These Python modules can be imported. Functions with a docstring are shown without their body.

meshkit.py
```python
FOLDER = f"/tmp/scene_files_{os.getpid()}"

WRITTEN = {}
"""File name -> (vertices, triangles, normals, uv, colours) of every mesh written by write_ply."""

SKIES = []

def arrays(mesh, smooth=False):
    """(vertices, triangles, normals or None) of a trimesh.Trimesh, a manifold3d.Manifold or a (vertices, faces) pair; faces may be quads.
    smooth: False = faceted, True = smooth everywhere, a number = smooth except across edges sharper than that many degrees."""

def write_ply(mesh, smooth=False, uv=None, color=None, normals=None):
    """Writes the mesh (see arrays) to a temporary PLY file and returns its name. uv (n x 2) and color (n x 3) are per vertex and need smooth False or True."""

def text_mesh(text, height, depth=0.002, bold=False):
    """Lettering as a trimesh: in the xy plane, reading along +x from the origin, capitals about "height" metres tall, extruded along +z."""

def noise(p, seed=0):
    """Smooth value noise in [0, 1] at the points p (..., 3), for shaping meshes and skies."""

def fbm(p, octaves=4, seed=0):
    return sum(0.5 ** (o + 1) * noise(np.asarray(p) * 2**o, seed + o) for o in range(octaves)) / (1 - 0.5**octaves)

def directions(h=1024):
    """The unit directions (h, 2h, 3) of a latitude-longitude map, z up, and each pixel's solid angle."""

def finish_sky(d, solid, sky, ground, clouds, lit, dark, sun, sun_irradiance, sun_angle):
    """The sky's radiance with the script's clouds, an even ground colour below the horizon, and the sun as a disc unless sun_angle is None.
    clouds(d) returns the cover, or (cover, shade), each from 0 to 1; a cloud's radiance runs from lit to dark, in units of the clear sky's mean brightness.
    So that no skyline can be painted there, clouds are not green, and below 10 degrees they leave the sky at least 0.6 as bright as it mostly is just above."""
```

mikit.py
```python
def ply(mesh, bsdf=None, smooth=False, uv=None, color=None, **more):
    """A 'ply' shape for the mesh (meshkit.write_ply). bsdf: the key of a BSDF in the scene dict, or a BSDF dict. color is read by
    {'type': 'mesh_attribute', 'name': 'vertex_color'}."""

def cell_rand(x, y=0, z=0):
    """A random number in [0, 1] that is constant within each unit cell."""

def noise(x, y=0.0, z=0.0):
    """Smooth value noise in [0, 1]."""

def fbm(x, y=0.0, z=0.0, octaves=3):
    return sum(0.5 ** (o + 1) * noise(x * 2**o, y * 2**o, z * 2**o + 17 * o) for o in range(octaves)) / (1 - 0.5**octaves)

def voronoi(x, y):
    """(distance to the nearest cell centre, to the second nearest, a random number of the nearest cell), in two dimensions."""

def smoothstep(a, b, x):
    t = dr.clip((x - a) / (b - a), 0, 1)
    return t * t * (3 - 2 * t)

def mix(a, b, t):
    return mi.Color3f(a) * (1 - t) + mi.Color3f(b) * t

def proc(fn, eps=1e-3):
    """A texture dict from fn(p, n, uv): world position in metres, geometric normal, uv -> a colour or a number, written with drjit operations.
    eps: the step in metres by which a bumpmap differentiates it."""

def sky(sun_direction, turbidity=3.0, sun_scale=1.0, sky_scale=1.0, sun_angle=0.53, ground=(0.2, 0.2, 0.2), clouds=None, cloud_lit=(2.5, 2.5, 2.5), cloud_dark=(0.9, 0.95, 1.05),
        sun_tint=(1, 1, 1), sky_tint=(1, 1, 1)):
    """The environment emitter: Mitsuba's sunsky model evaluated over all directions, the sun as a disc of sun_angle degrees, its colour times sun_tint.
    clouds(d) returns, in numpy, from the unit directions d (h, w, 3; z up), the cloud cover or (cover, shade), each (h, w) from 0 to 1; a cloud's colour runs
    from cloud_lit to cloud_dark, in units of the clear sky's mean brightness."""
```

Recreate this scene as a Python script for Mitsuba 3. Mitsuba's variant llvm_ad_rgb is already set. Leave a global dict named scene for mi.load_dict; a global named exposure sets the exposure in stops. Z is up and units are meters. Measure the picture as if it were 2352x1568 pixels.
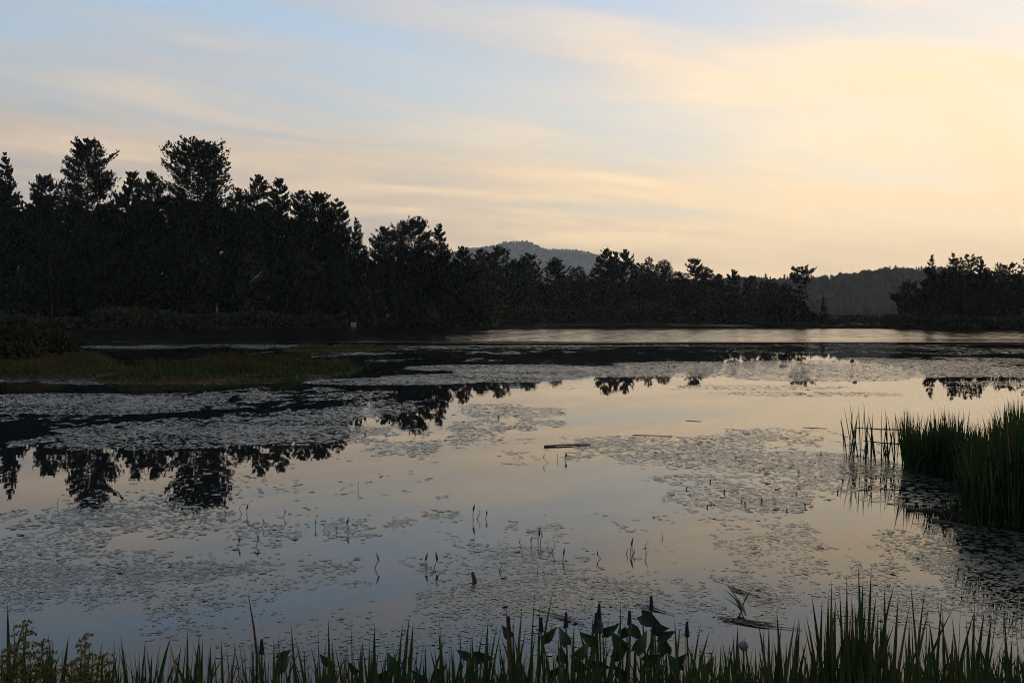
import math, random
import numpy as np, trimesh, mitsuba as mi, drjit as dr, mikit, meshkit
import shapely
from shapely.geometry import Polygon

T = mi.ScalarTransform4f
scene, labels, used = {}, {}, {}

# ---------------------------------------------------------------- camera, sky, exposure
CAM_H, FOCAL = 2.6, 2259.0            # eye height over the water; focal length in pixels of a 2352 x 1568 picture
PITCH = math.atan((784 - 722) / FOCAL)
exposure = 4.3
scene['camera'] = {'type': 'perspective', 'fov': math.degrees(2 * math.atan(1176 / FOCAL)), 'fov_axis': 'x', 'near_clip': 0.05, 'far_clip': 20000.0,
                   'to_world': T().look_at(origin=[0, 0, CAM_H], target=[0, 10, CAM_H - 10 * math.tan(PITCH)], up=[0, 0, 1]),
                   'medium': {'type': 'ref', 'id': 'air'}}
SUN_AZ, SUN_EL = math.radians(64), math.radians(3.0)
sun_dir = [math.sin(SUN_AZ) * math.cos(SUN_EL), math.cos(SUN_AZ) * math.cos(SUN_EL), math.sin(SUN_EL)]


def sm(a, b, x):
    t = np.clip((x - a) / (b - a), 0, 1)
    return t * t * (3 - 2 * t)


def clouds(d):
    x, y, z = d[..., 0], d[..., 1], np.maximum(d[..., 2], 0)
    k = 1 / (z + 0.13)
    px_, py_ = x * k, y * k
    # a thin high veil: soft streaks drawn out across the view, bent by a slow warp
    w = meshkit.fbm(np.stack([px_ * .55, py_ * .55, 0 * px_ + 3.1], -1), 3, 5) - .5
    w2 = meshkit.fbm(np.stack([px_ * .8, py_ * .8, 0 * px_ + 8.3], -1), 2, 15) - .5
    a, b = px_ * .9 + py_ * .30 + w * 1.2, py_ * 1.1 - px_ * .36 + w2 * .9
    streak = meshkit.fbm(np.stack([a * .55, b * 1.5, 0 * a], -1), 5, 11)
    fine = meshkit.fbm(np.stack([a * 1.5, b * 6.0, 0 * a + 7.7], -1), 5, 23)
    hair = meshkit.fbm(np.stack([a * 3.0, b * 15, 0 * a + 4.7], -1), 3, 29)
    big = meshkit.fbm(np.stack([px_ * .5, py_ * .5, 0 * a + 1.7], -1), 3, 31)
    n = .40 * streak + .34 * fine + .12 * hair + .14 * big
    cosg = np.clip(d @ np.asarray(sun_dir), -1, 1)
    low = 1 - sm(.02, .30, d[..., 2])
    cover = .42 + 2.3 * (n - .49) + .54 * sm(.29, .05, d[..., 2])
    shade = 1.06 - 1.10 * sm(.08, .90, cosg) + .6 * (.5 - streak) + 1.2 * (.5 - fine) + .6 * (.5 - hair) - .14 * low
    shade = .64 * shade + .50 * sm(.12, -.5, cosg)      # veil greyed away from the sunset, mostly out of view, to dim the foliage
    cover = cover + .30 * sm(.05, -.5, cosg)  # dark cloud added behind the camera so camera-facing leaves get less skylight
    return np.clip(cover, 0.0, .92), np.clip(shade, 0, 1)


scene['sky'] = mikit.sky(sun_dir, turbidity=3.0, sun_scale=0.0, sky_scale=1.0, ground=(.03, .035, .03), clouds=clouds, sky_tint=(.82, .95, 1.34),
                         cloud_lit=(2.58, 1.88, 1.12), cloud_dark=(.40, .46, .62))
scene['air'] = {'type': 'homogeneous', 'albedo': {'type': 'rgb', 'value': [.83, .91, 1.0]}, 'sigma_t': 7.2e-5, 'scale': 1.0, 'phase': {'type': 'hg', 'g': .55}}

# ---------------------------------------------------------------- helpers
def ray(u, v):
    a, b = (u - 1176) / FOCAL, (784 - v) / FOCAL
    c, s = math.cos(PITCH), math.sin(PITCH)
    return np.array([a, c + b * s, -s + b * c])


def at(u, v, D):                       # the point seen at that place of the photograph, D metres away
    r = ray(u, v)
    return np.array([0, 0, CAM_H]) + r * (D / r[1])


def on_water(u, v, z=0.0):
    r = ray(u, v)
    return np.array([0, 0, CAM_H]) + r * ((z - CAM_H) / r[2])


def near_where(u):
    for lim, w in ((330, 'at the goldenrods in the left corner'), (700, 'around the tall dead stalk'), (1040, 'between the dead stalk and the violet flower spikes'), (1330, 'around the left violet flower spikes'), (1600, 'around the right violet flower spikes'), (1880, 'around the round seed head'), (2060, 'at the foot of the tall clump'), (2210, 'just right of the tall clump')):
        if u < lim: return w
    return 'in the right corner'


def numbered(name):
    used[name] = used.get(name, 0) + 1
    n = used[name] - 1
    return name if n == 0 else f'{name}_{n:03d}'


def thing(name, label, cat, group=None, kind=None):
    k = numbered(name)
    labels[k] = {'label': label}
    if cat: labels[k]['category'] = cat
    if group: labels[k]['group'] = group
    if kind: labels[k]['kind'] = kind
    return k


def part(parent, name, shape, label=None):
    k = f'{parent}__{numbered(parent + "__" + name)[len(parent) + 2:]}'
    scene[k] = shape
    if label: labels[k] = {'label': label}
    return k


class MB:
    def __init__(s): s.v, s.f, s.n = [], [], 0
    def add(s, v, f):
        v, f = np.asarray(v, float).reshape(-1, 3), np.asarray(f, int)
        if f.shape[1] == 4: f = np.vstack([f[:, [0, 1, 2]], f[:, [0, 2, 3]]])
        s.v.append(v); s.f.append(f + s.n); s.n += len(v)
        return s
    def arr(s): return np.vstack(s.v), np.vstack(s.f)
    def ply(s, m, smooth=False, **k):
        return mikit.ply(trimesh.Trimesh(*s.arr(), process=False), m, smooth, **k)


def tube(mb, pts, radii, n=6, cap=True):
    pts, radii = np.asarray(pts, float), np.broadcast_to(np.asarray(radii, float), (len(pts),))
    t = np.gradient(pts, axis=0); t /= np.linalg.norm(t, axis=1, keepdims=True) + 1e-12
    ref = np.array([0.31, 0.95, 0.05]) if abs(t[0][2]) > .8 else np.array([0.02, 0.03, 1.0])
    a = np.cross(t, ref); a /= np.linalg.norm(a, axis=1, keepdims=True) + 1e-12
    b = np.cross(t, a)
    ang = np.arange(n) / n * 2 * np.pi
    ring = pts[:, None] + radii[:, None, None] * (np.cos(ang)[None, :, None] * a[:, None] + np.sin(ang)[None, :, None] * b[:, None])
    v = ring.reshape(-1, 3); f = []
    for i in range(len(pts) - 1):
        for j in range(n):
            k = (j + 1) % n
            f.append([i * n + j, i * n + k, (i + 1) * n + k, (i + 1) * n + j])
    f = np.array(f); f = np.vstack([f[:, [0, 1, 2]], f[:, [0, 2, 3]]])
    if cap:
        v = np.vstack([v, pts[:1], pts[-1:]]); m = len(v)
        f = np.vstack([f, [[m - 2, (j + 1) % n, j] for j in range(n)], [[m - 1, (len(pts) - 1) * n + j, (len(pts) - 1) * n + (j + 1) % n] for j in range(n)]])
    mb.add(v, f)


def blade(mb, base, lean, height, width, face, bend=.15, seg=7, fold=.25, kink=None):
    """A grass-like leaf: a folded strip that narrows to a point. lean = horizontal lean vector at the tip (metres)."""
    s = np.linspace(0, 1, seg + 1)
    curve = s * (1 - bend) + bend * s ** 3
    p = np.zeros((seg + 1, 3))
    p[:, :2] = np.asarray(base[:2]) + np.outer(curve, lean)
    p[:, 2] = base[2] + height * (s - .03 * bend * s ** 4)
    if kink:                             # a broken leaf: beyond kink the blade falls over
        q = s > kink
        ds = (s[q] - kink)
        l = np.asarray(lean) / (np.linalg.norm(lean) + 1e-9)
        ik = np.argmax(q)
        base_k = p[ik - 1].copy()
        p[q, :2] = base_k[:2] + np.outer(ds * height * .8, l)
        p[q, 2] = base_k[2] + height * (ds * .25 - 1.7 * ds ** 2)
    wdt = width * np.minimum(1, (.55 + 1.2 * s)) * np.clip((1 - s) / .34, 0, 1) ** .75
    wdt[-1] = width * .03
    side = np.array([math.cos(face), math.sin(face), 0]); nrm = np.array([-math.sin(face), math.cos(face), 0])
    L, C, R = p - side * wdt[:, None] / 2, p + nrm * (wdt * fold)[:, None], p + side * wdt[:, None] / 2
    v = np.stack([L, C, R], 1).reshape(-1, 3); f = []
    for i in range(seg):
        a = 3 * i
        f += [[a, a + 1, a + 4, a + 3], [a + 1, a + 2, a + 5, a + 4]]
    mb.add(v, f)


def grid_mesh(xs, ys, fn):
    X, Y = np.meshgrid(xs, ys); Z = fn(X, Y)
    v = np.stack([X, Y, Z], -1).reshape(-1, 3); n = len(xs)
    i, j = np.meshgrid(np.arange(len(xs) - 1), np.arange(len(ys) - 1)); a = (j * n + i).ravel()
    return v, np.stack([a, a + 1, a + n + 1, a + n], 1)


def nz(X, Y, s, seed=0, o=3):
    return meshkit.fbm(np.stack([X * s, Y * s, 0 * X], -1), o, seed) - .5


# ---------------------------------------------------------------- materials
P, N_, SS = mikit.proc, mikit.noise, mikit.smoothstep


def leafy(name, c0, c1, scale, rough=.6, trans=None):
    fn = lambda p, n, uv: mikit.mix(c0, c1, SS(.25, .75, mikit.fbm(p.x * scale, p.y * scale, p.z * scale, 2)))
    if trans is None:
        scene[name] = {'type': 'twosided', 'b': {'type': 'principled', 'base_color': P(fn), 'roughness': rough, 'specular': .35 if rough < .75 else .06}}
    else:
        scene[name] = {'type': 'principledthin', 'base_color': P(fn), 'roughness': rough, 'diff_trans': trans}


def plain(name, c, rough=.7, spec=.3):
    scene[name] = {'type': 'twosided', 'b': {'type': 'principled', 'base_color': {'type': 'rgb', 'value': list(c)}, 'roughness': rough, 'specular': spec}}


leafy('needles', (.011, .017, .012), (.017, .025, .014), .35, .8)
leafy('needles_warm', (.034, .034, .017), (.046, .040, .018), .35, .8)
leafy('broadleaf', (.015, .023, .014), (.023, .027, .014), .25, .8)
leafy('hill_leaves', (.022, .030, .020), (.030, .036, .022), .05, .85)
leafy('cattail_green', (.025, .047, .019), (.043, .068, .022), 3., .5, .55)
leafy('cattail_olive', (.07, .07, .026), (.10, .075, .028), 3., .5, .5)
leafy('cattail_dry', (.13, .085, .04), (.18, .12, .055), 4., .7)
leafy('sedge', (.032, .048, .014), (.062, .052, .018), .12, .8)
leafy('sedge_rust', (.046, .040, .016), (.060, .044, .018), .2, .8)
leafy('shrub_leaf', (.016, .024, .012), (.028, .030, .014), .5, .85)
leafy('pickerel_leaf', (.022, .042, .018), (.034, .058, .022), 6., .45)
leafy('goldenrod_leaf', (.045, .062, .016), (.075, .08, .02), 5., .7)
leafy('goldenrod_bloom', (.085, .075, .014), (.12, .10, .018), 8., .85)
leafy('bark', (.024, .019, .015), (.042, .034, .026), 1.5, .9)
leafy('birch_bark', (.28, .26, .23), (.40, .38, .34), 1.2, .8)
leafy('driftwood', (.06, .045, .032), (.12, .09, .062), 6., .75)
leafy('reed_straw', (.09, .07, .04), (.15, .115, .065), 9., .7)
leafy('mud', (.030, .024, .017), (.055, .042, .028), .6, .9)
leafy('forest_floor', (.016, .015, .009), (.028, .025, .014), .3, .95)
leafy('bank_soil', (.05, .045, .025), (.08, .075, .035), 2., .95)
plain('violet', (.030, .020, .050), .85, .15)
plain('dark_stem', (.05, .022, .016), .7)
plain('red_wood', (.09, .022, .018), .6)
plain('grey_seed', (.16, .15, .15), .9)
plain('pale_board', (.17, .165, .155), .7)
plain('stone', (.16, .15, .14), .85)
# pads: waxy, each mat a little redder or greener than the next
def pad_col(p, n, uv):
    k = mikit.cell_rand(p.x * 7, p.y * 7, 3)
    return mikit.mix((.034, .050, .034), (.075, .052, .042), SS(.55, .95, mikit.fbm(p.x * .35, p.y * .35, 1, 2) * .6 + k * .5))
scene['pad_wax'] = {'type': 'twosided', 'b': {'type': 'principled', 'base_color': P(pad_col), 'roughness': .28, 'specular': .5}}


# water: dark with tannin; still in the lee of the shore, ruffled by wind further out
def ripple_mask(p, n, uv):
    w = 14 * (mikit.fbm(p.x * .012, p.y * .03, 2, 3) - .5)
    y = p.y + w * SS(60, 120, p.y)
    far = SS(238, 262, y) * SS(-10, 20, p.x)
    streak = SS(.66, .74, mikit.fbm(p.x * .02, p.y * .16, 9, 3)) * SS(75, 88, p.y) * .5
    return dr.clip(far + streak, 0, 1)


def swell(p, n, uv):
    a = mikit.fbm(p.x * 1.1, p.y * 2.4, 0, 3) * .0005
    return a + mikit.fbm(p.x * .22, p.y * .5, 4, 2) * .0009


scene['still_water'] = {'type': 'bumpmap', 'arbitrary': P(swell, eps=.02), 'scale': 1.0,
                        'b': {'type': 'plastic', 'int_ior': 1.36, 'diffuse_reflectance': {'type': 'rgb', 'value': [.006, .008, .009]}}}
scene['clear_ripple'] = {'type': 'roughplastic', 'distribution': 'beckmann', 'alpha': .035, 'int_ior': 1.36, 'diffuse_reflectance': {'type': 'rgb', 'value': [.006, .008, .009]}}
scene['ruffled_water'] = {'type': 'roughplastic', 'distribution': 'beckmann', 'alpha': .07, 'int_ior': 1.36, 'diffuse_reflectance': {'type': 'rgb', 'value': [.006, .008, .009]}}
scene['lake_water'] = {'type': 'blendbsdf', 'weight': P(ripple_mask), 'a': {'type': 'ref', 'id': 'still_water'}, 'b': {'type': 'ref', 'id': 'ruffled_water'}}

# ---------------------------------------------------------------- the setting: water, ground, shores, hills
v = np.array([[-1600, 2.0, 0], [1600, 2.0, 0], [1600, 860, 0], [-1600, 860, 0]], float)
scene['water'] = mikit.ply((v, np.array([[0, 1, 2, 3]])), 'lake_water', uv=np.array([[0, 0], [1, 0], [1, 1], [0, 1]]))
labels['water'] = {'label': 'still dark pond water mirroring the dusk sky and trees', 'kind': 'structure'}
def ripple_z(X, Y):                      # a patch of open water ruffled by wind
    r = np.random.default_rng(70); Z = 0 * X
    for i in range(9):
        l = r.uniform(.7, 1.6); a = r.normal(0, .32); k = 6.283 / l
        Z += l * np.sin(k * (Y * math.cos(a) + X * math.sin(a)) + r.uniform(0, 6.3) + 2.5 * nz(X, Y, .05, 71 + i))
    e = Y + 30 * nz(X, Y * 2, .02, 60)
    m = sm(97, 104, e) * sm(172, 150, e) * sm(-12, 8, X + .04 * (Y - 100) + 24 * nz(X, Y * 2, .03, 61)) * sm(.18, .42, meshkit.fbm(np.stack([X * .012, Y * .09, 0 * X], -1), 3, 62) + .12)
    return .004 + m * .0056 * (Z + 8)
v, f = grid_mesh(np.arange(-32, 140, .9), np.arange(94, 176, .24), ripple_z)
scene['water_001'] = mikit.ply(trimesh.Trimesh(*MB().add(v, f).arr(), process=False), 'clear_ripple', smooth=True)
labels['water_001'] = {'label': 'bright band of wind-ruffled open water beyond the lily mats', 'kind': 'structure'}
v = np.array([[-5400, -1900, -1.2], [5400, -1900, -1.2], [5400, 8600, -1.2], [-5400, 8600, -1.2]], float)
scene['ground'] = mikit.ply((v, np.array([[0, 1, 2, 3]])), 'forest_floor')
labels['ground'] = {'label': 'dark forest ground under and around the pond', 'kind': 'structure'}

g = lambda u, v: on_water(u, v)[:2]
LEFT = Polygon([(-900, 120), (-300, 150), g(-200, 756), g(60, 757), g(300, 756), g(520, 754), g(812, 752), g(960, 751), g(1080, 750), g(1130, 749), g(1148, 746.5), (-8, 285), (-60, 300), (-300, 420), (-900, 420)])
MID = Polygon([(-300, 420), (-60, 330), g(1100, 741), g(1300, 741), g(1500, 742), g(1640, 743), g(1740, 744.5), (92, 305), (110, 360), (125, 460), (60, 600), (-300, 600)])
ISLE = Polygon([g(1745, 749), g(1790, 750.5), g(1860, 751), g(1925, 750), g(1938, 749), g(1900, 747.2), g(1760, 746)])
RIGHT = Polygon([g(2050, 750.5), g(2080, 752.5), g(2160, 756), g(2260, 757.5), g(2400, 758.5), (190, 140), (420, 120), (900, 150), (900, 420), (240, 330), (118, 262), g(2100, 746)])
lands = {'left': LEFT, 'mid': MID, 'isle': ISLE, 'right': RIGHT}


def land_z(poly, X, Y, k=.16, top=3., seed=0):
    pts = shapely.points(X.ravel(), Y.ravel())
    d = np.where(shapely.contains(poly, pts), 1, -1) * shapely.distance(poly.boundary, pts)
    d = d.reshape(X.shape) + 2.5 * nz(X, Y, .08, seed)
    return np.clip(d * k, -1.1, .7) + np.clip((d - 4) * .05, 0, top) + .25 * nz(X, Y, .3, seed + 1)


def shore(name, key, xs, ys, label, **kw):
    v, f = grid_mesh(xs, ys, lambda X, Y: land_z(lands[key], X, Y, **kw))
    scene[name] = mikit.ply(trimesh.Trimesh(*MB().add(v, f).arr(), process=False), 'forest_floor', smooth=True)
    labels[name] = {'label': label, 'kind': 'structure'}


shore('shore', 'left', np.arange(-300, 40, 3.), np.arange(140, 330, 2.5), 'dark wooded shore on the left under the tall pines', top=6.)
shore('shore_001', 'mid', np.arange(-260, 140, 3.5), np.arange(270, 420, 2.5), 'far wooded shore across the middle of the pond')
shore('shore_002', 'isle', np.arange(45, 110, 1.), np.arange(175, 260, 1.), 'low wooded islet off the far shore', k=.12, top=.6)
shore('shore_003', 'right', np.arange(70, 330, 2.5), np.arange(130, 300, 2.), 'wooded point on the right side of the pond', k=.12, top=2.)
LZ = lambda key, x, y: float(land_z(lands[key], np.array([[x]]), np.array([[y]]), **{'left': dict(top=6.), 'mid': {}, 'isle': dict(k=.12, top=.6), 'right': dict(k=.12, top=2.)}[key])[0, 0])


def bank_z(X, Y):
    return np.clip(1.0 - (np.maximum(Y, 0) / 5.2) ** 2 * 1.05, -.6, 1.0) + .12 * nz(X, Y, 1.3, 3) + .2 * nz(X, Y, .3, 4)


v, f = grid_mesh(np.arange(-40, 40.1, .5), np.arange(-60, 8, .5), bank_z)
scene['bank'] = mikit.ply(trimesh.Trimesh(*MB().add(v, f).arr(), process=False), 'bank_soil', smooth=True)
labels['bank'] = {'label': 'near bank of the pond under the cattails', 'kind': 'structure'}


# the wooded hill behind the gap, and the mountain far off
def hill_z(X, Y):
    ridge = 29 + 13 * np.exp(-((X - 490) / 130) ** 2) + 4 * np.exp(-((X - 280) / 70) ** 2) - 10 * np.exp(-((X - 120) / 130) ** 2)
    return ridge * sm(900, 1180, Y + 40 * nz(X, Y, .006, 7)) * (1 - .4 * sm(1250, 1600, Y)) + 9 * nz(X, Y, .012, 8) * sm(880, 1000, Y)


v, f = grid_mesh(np.arange(-900, 1500, 15.), np.arange(850, 1620, 12.), lambda X, Y: hill_z(X, Y))
scene['hill'] = mikit.ply(trimesh.Trimesh(*MB().add(v, f).arr(), process=False), 'forest_floor', smooth=True)
labels['hill'] = {'label': 'long low wooded hill behind the gap on the right', 'kind': 'structure'}
MD = 6800.0


def mountain_z(X, Y):
    c = MD / FOCAL
    us, vs = [500, 750, 900, 1000, 1050, 1080, 1110, 1135, 1160, 1188, 1215, 1240, 1258, 1290, 1320, 1350, 1400, 1480, 1600, 1800], [700, 670, 628, 596, 582, 575, 573.5, 570, 562, 559, 562, 574, 581, 580, 579, 584, 598, 625, 660, 700]
    prof = np.interp(X, (np.array(us) - 1176) * c, (728 - np.array(vs, float)) * c - 6)
    d = np.abs(Y - MD - 60 * nz(X, Y, .002, 9)) / 1450.
    return prof * np.clip(1 - d, 0, 1) ** 1.2 * (1 + .06 * nz(X, Y, .004, 10)) + 6


mx, my = np.arange(-2400, 2400, 25.), np.concatenate([np.arange(5350, 6600, 40.), np.arange(6600, 7000, 16.), np.arange(7000, 8240, 60.)])
v, f = grid_mesh(mx, my, mountain_z)
scene['mountain'] = mikit.ply(trimesh.Trimesh(*MB().add(v, f).arr(), process=False), 'hill_leaves', smooth=True)
labels['mountain'] = {'label': 'blue hazy mountain with two rounded summits beyond the trees', 'kind': 'structure'}

rng = np.random.default_rng(4)
ico = trimesh.creation.icosphere(subdivisions=1, radius=1.0)


def blob_forest(pts, rad, hgt, seed, cone=.25):
    """Crowns of a far wood: lumpy domes and some spires, each a closed little mesh."""
    r = np.random.default_rng(seed); mb = MB()
    for p, a, b in zip(pts, rad, hgt):
        if r.random() < cone:
            n = 7; ang = np.arange(n) / n * 6.283 + r.random() * 6
            v = [[0, 0, b * 1.25]]
            for t, k in ((.85, .22), (.8, .12), (.5, .5), (.45, .3), (.1, .62)):
                q = k * a * (.8 + .5 * r.random(n))
                v += list(np.stack([np.cos(ang) * q, np.sin(ang) * q, np.full(n, b * 1.25 * t) + r.normal(0, .02 * b, n)], 1))
            f = [[0, 1 + j, 1 + (j + 1) % n] for j in range(n)]
            for i in range(4):
                for j in range(n):
                    k = (j + 1) % n; A, B = 1 + i * n, 1 + (i + 1) * n
                    f += [[A + j, B + j, B + k], [A + j, B + k, A + k]]
            mb.add(np.array(v) + p, f)
        else:
            v = ico.vertices * (1 + .32 * (r.random((len(ico.vertices), 1)) - .5)) * [a, a, b * .55] + [0, 0, b * .5]
            mb.add(v + p, ico.faces)
    return mb


X, Y = np.meshgrid(np.arange(60, 800, 8.5), np.arange(900, 1230, 10.))
X, Y = (X + rng.uniform(-3.5, 3.5, X.shape)).ravel(), (Y + rng.uniform(-4, 4, Y.shape)).ravel()
pts = np.stack([X, Y, hill_z(X, Y) - 2], 1)
scene['forest'] = blob_forest(pts, rng.uniform(4.0, 6.5, len(X)), rng.uniform(10, 17, len(X)), 5).ply('hill_leaves', 40)
labels['forest'] = {'label': 'hazy mixed wood covering the low hill in the gap', 'category': 'forest', 'kind': 'stuff'}
X = rng.uniform(-480, 1130, 2800); Y = MD + rng.normal(-70, 100, 2800)
pts = np.stack([X, Y, mountain_z(X, Y) - 2], 1)
scene['forest_001'] = blob_forest(pts, rng.uniform(4, 7, len(X)), rng.uniform(5, 12, len(X)), 6, .8).ply('hill_leaves', 40)
labels['forest_001'] = {'label': 'distant forest along the crest of the blue mountain', 'category': 'forest', 'kind': 'stuff'}

# ---------------------------------------------------------------- trees
def quads(c, along, across, ln, wd):
    """Pointed leaf sprays: a diamond of two triangles at each c."""
    a, b = along * ln[:, None], across * wd[:, None]
    v = np.stack([c - a * .4, c + b * .5, c + a * .6, c - b * .5], 1).reshape(-1, 3)
    k = np.arange(len(c)) * 4
    return v, np.stack([k, k + 1, k + 2, k + 3], 1)


def unit(v): return v / (np.linalg.norm(v, axis=-1, keepdims=True) + 1e-9)


PROF = {
    'cone': lambda t: (1 - t) ** .85 * .98 + .02,
    'oval': lambda t: np.where(t > .56, np.clip(1 - np.maximum((t - .56) / .45, 0) ** 1.7, 0, 1) ** .75, .85 + .15 * np.sin(np.clip(t / .56, 0, 1) * 1.57)) * .96 + .04,
    'round': lambda t: np.where(t > .62, np.clip(1 - ((t - .62) / .385) ** 2, 0, 1) ** .6, .70 + .30 * np.sin(np.clip(t / .62, 0, 1) * 1.57)) * .96 + .04,
    'spire': lambda t: (1 - t) ** 1.15 * .97 + .03,
    'flat': lambda t: .35 + .65 * np.exp(-((t - .78) / .22) ** 2) - .6 * np.clip((t - .9) / .1, 0, 1),
}


def pine(name, base, H, R, prof, seed, label, group=None, low=.12, tuft=.85, dens=1.0, whorl=.85, mat='needles', gap=.12, rise=.55, cat='tree', simple=False, curl=.34):
    """trunk with its limbs, and a crown of needle sprays carried on whorled limbs."""
    r = np.random.default_rng(seed); w = MB(); c = MB()
    lean = r.normal(0, .012, 2) * H
    zz = np.linspace(0, 1, 7)
    tp = np.stack([lean[0] * zz ** 2, lean[1] * zz ** 2, -0.6 + (H + .2) * zz], 1)
    tube(w, tp, np.linspace(.011 * H + .06, .03, 7), 6)
    nz_ = max(6, int(H * (1 - low) / whorl)); C, A, B, Ln, Wd = [], [], [], [], []
    for i in range(nz_):
        t = (i + r.uniform(.1, .9)) / nz_
        z = H * (low + (1 - low) * t)
        for j in range(r.integers(5, 8)):
            if r.random() < gap: continue
            L = max(.25, R * float(PROF[prof](np.array(t))) * (r.uniform(.62, 1.08) if r.random() < .85 else r.uniform(1.0, 1.22)))
            ph = r.uniform(0, 6.283)
            up = rise * (t ** 1.3) + r.normal(0, .10) - .10
            n = max(3, int(L * 3.6 * dens / tuft + 1.5))
            s = r.uniform(.22, 1, n) ** .75
            dirv = np.array([math.cos(ph), math.sin(ph), 0]); lat = np.array([-math.sin(ph), math.cos(ph), 0])
            zl = L * (up * s - .12 * s + curl * s ** 2.4)
            o = lean * (z / H) ** 2
            p = np.outer(s * L, dirv) + np.outer(r.normal(0, .17, n) * L * (1.15 - .5 * s), lat)
            p[:, 2] += zl + r.normal(0, .10 * tuft + .045 * L, n); p += [o[0], o[1], z]
            al = unit(np.outer(np.ones(n), dirv) * .65 + lat * r.normal(0, .55, (n, 1)) + np.outer(np.ones(n), [0, 0, .85 + .4 * t]) + r.normal(0, .25, (n, 3)))
            ac = unit(np.cross(al, r.normal(0, 1, (n, 3))))
            k = tuft * r.uniform(.55, 1.35, n)
            C.append(p); A.append(al); B.append(ac); Ln.append(k * 1.25); Wd.append(k * .55)
            if not simple and L > .8:
                q = np.array([0, .5, 1.])
                bp = np.outer(q * L * .9, dirv); bp[:, 2] += L * .9 * (up * q - .12 * q + curl * q ** 2.4); bp += [o[0], o[1], z]
                tube(w, bp, [.014 * L + .02, .009 * L + .012, .008], 3, False)
    C, A, B, Ln, Wd = np.vstack(C), np.vstack(A), np.vstack(B), np.concatenate(Ln), np.concatenate(Wd)
    c.add(*quads(C, A, B, Ln, Wd)); c.add(*quads(C, A, unit(np.cross(A, B)), Ln, Wd))
    k = thing(name, label, cat, group)
    tw = {'to_world': T().translate([float(x) for x in base])}
    part(k, 'trunk', w.ply('bark', 50, **tw)); part(k, 'crown', c.ply(mat, **tw))
    return k


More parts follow.
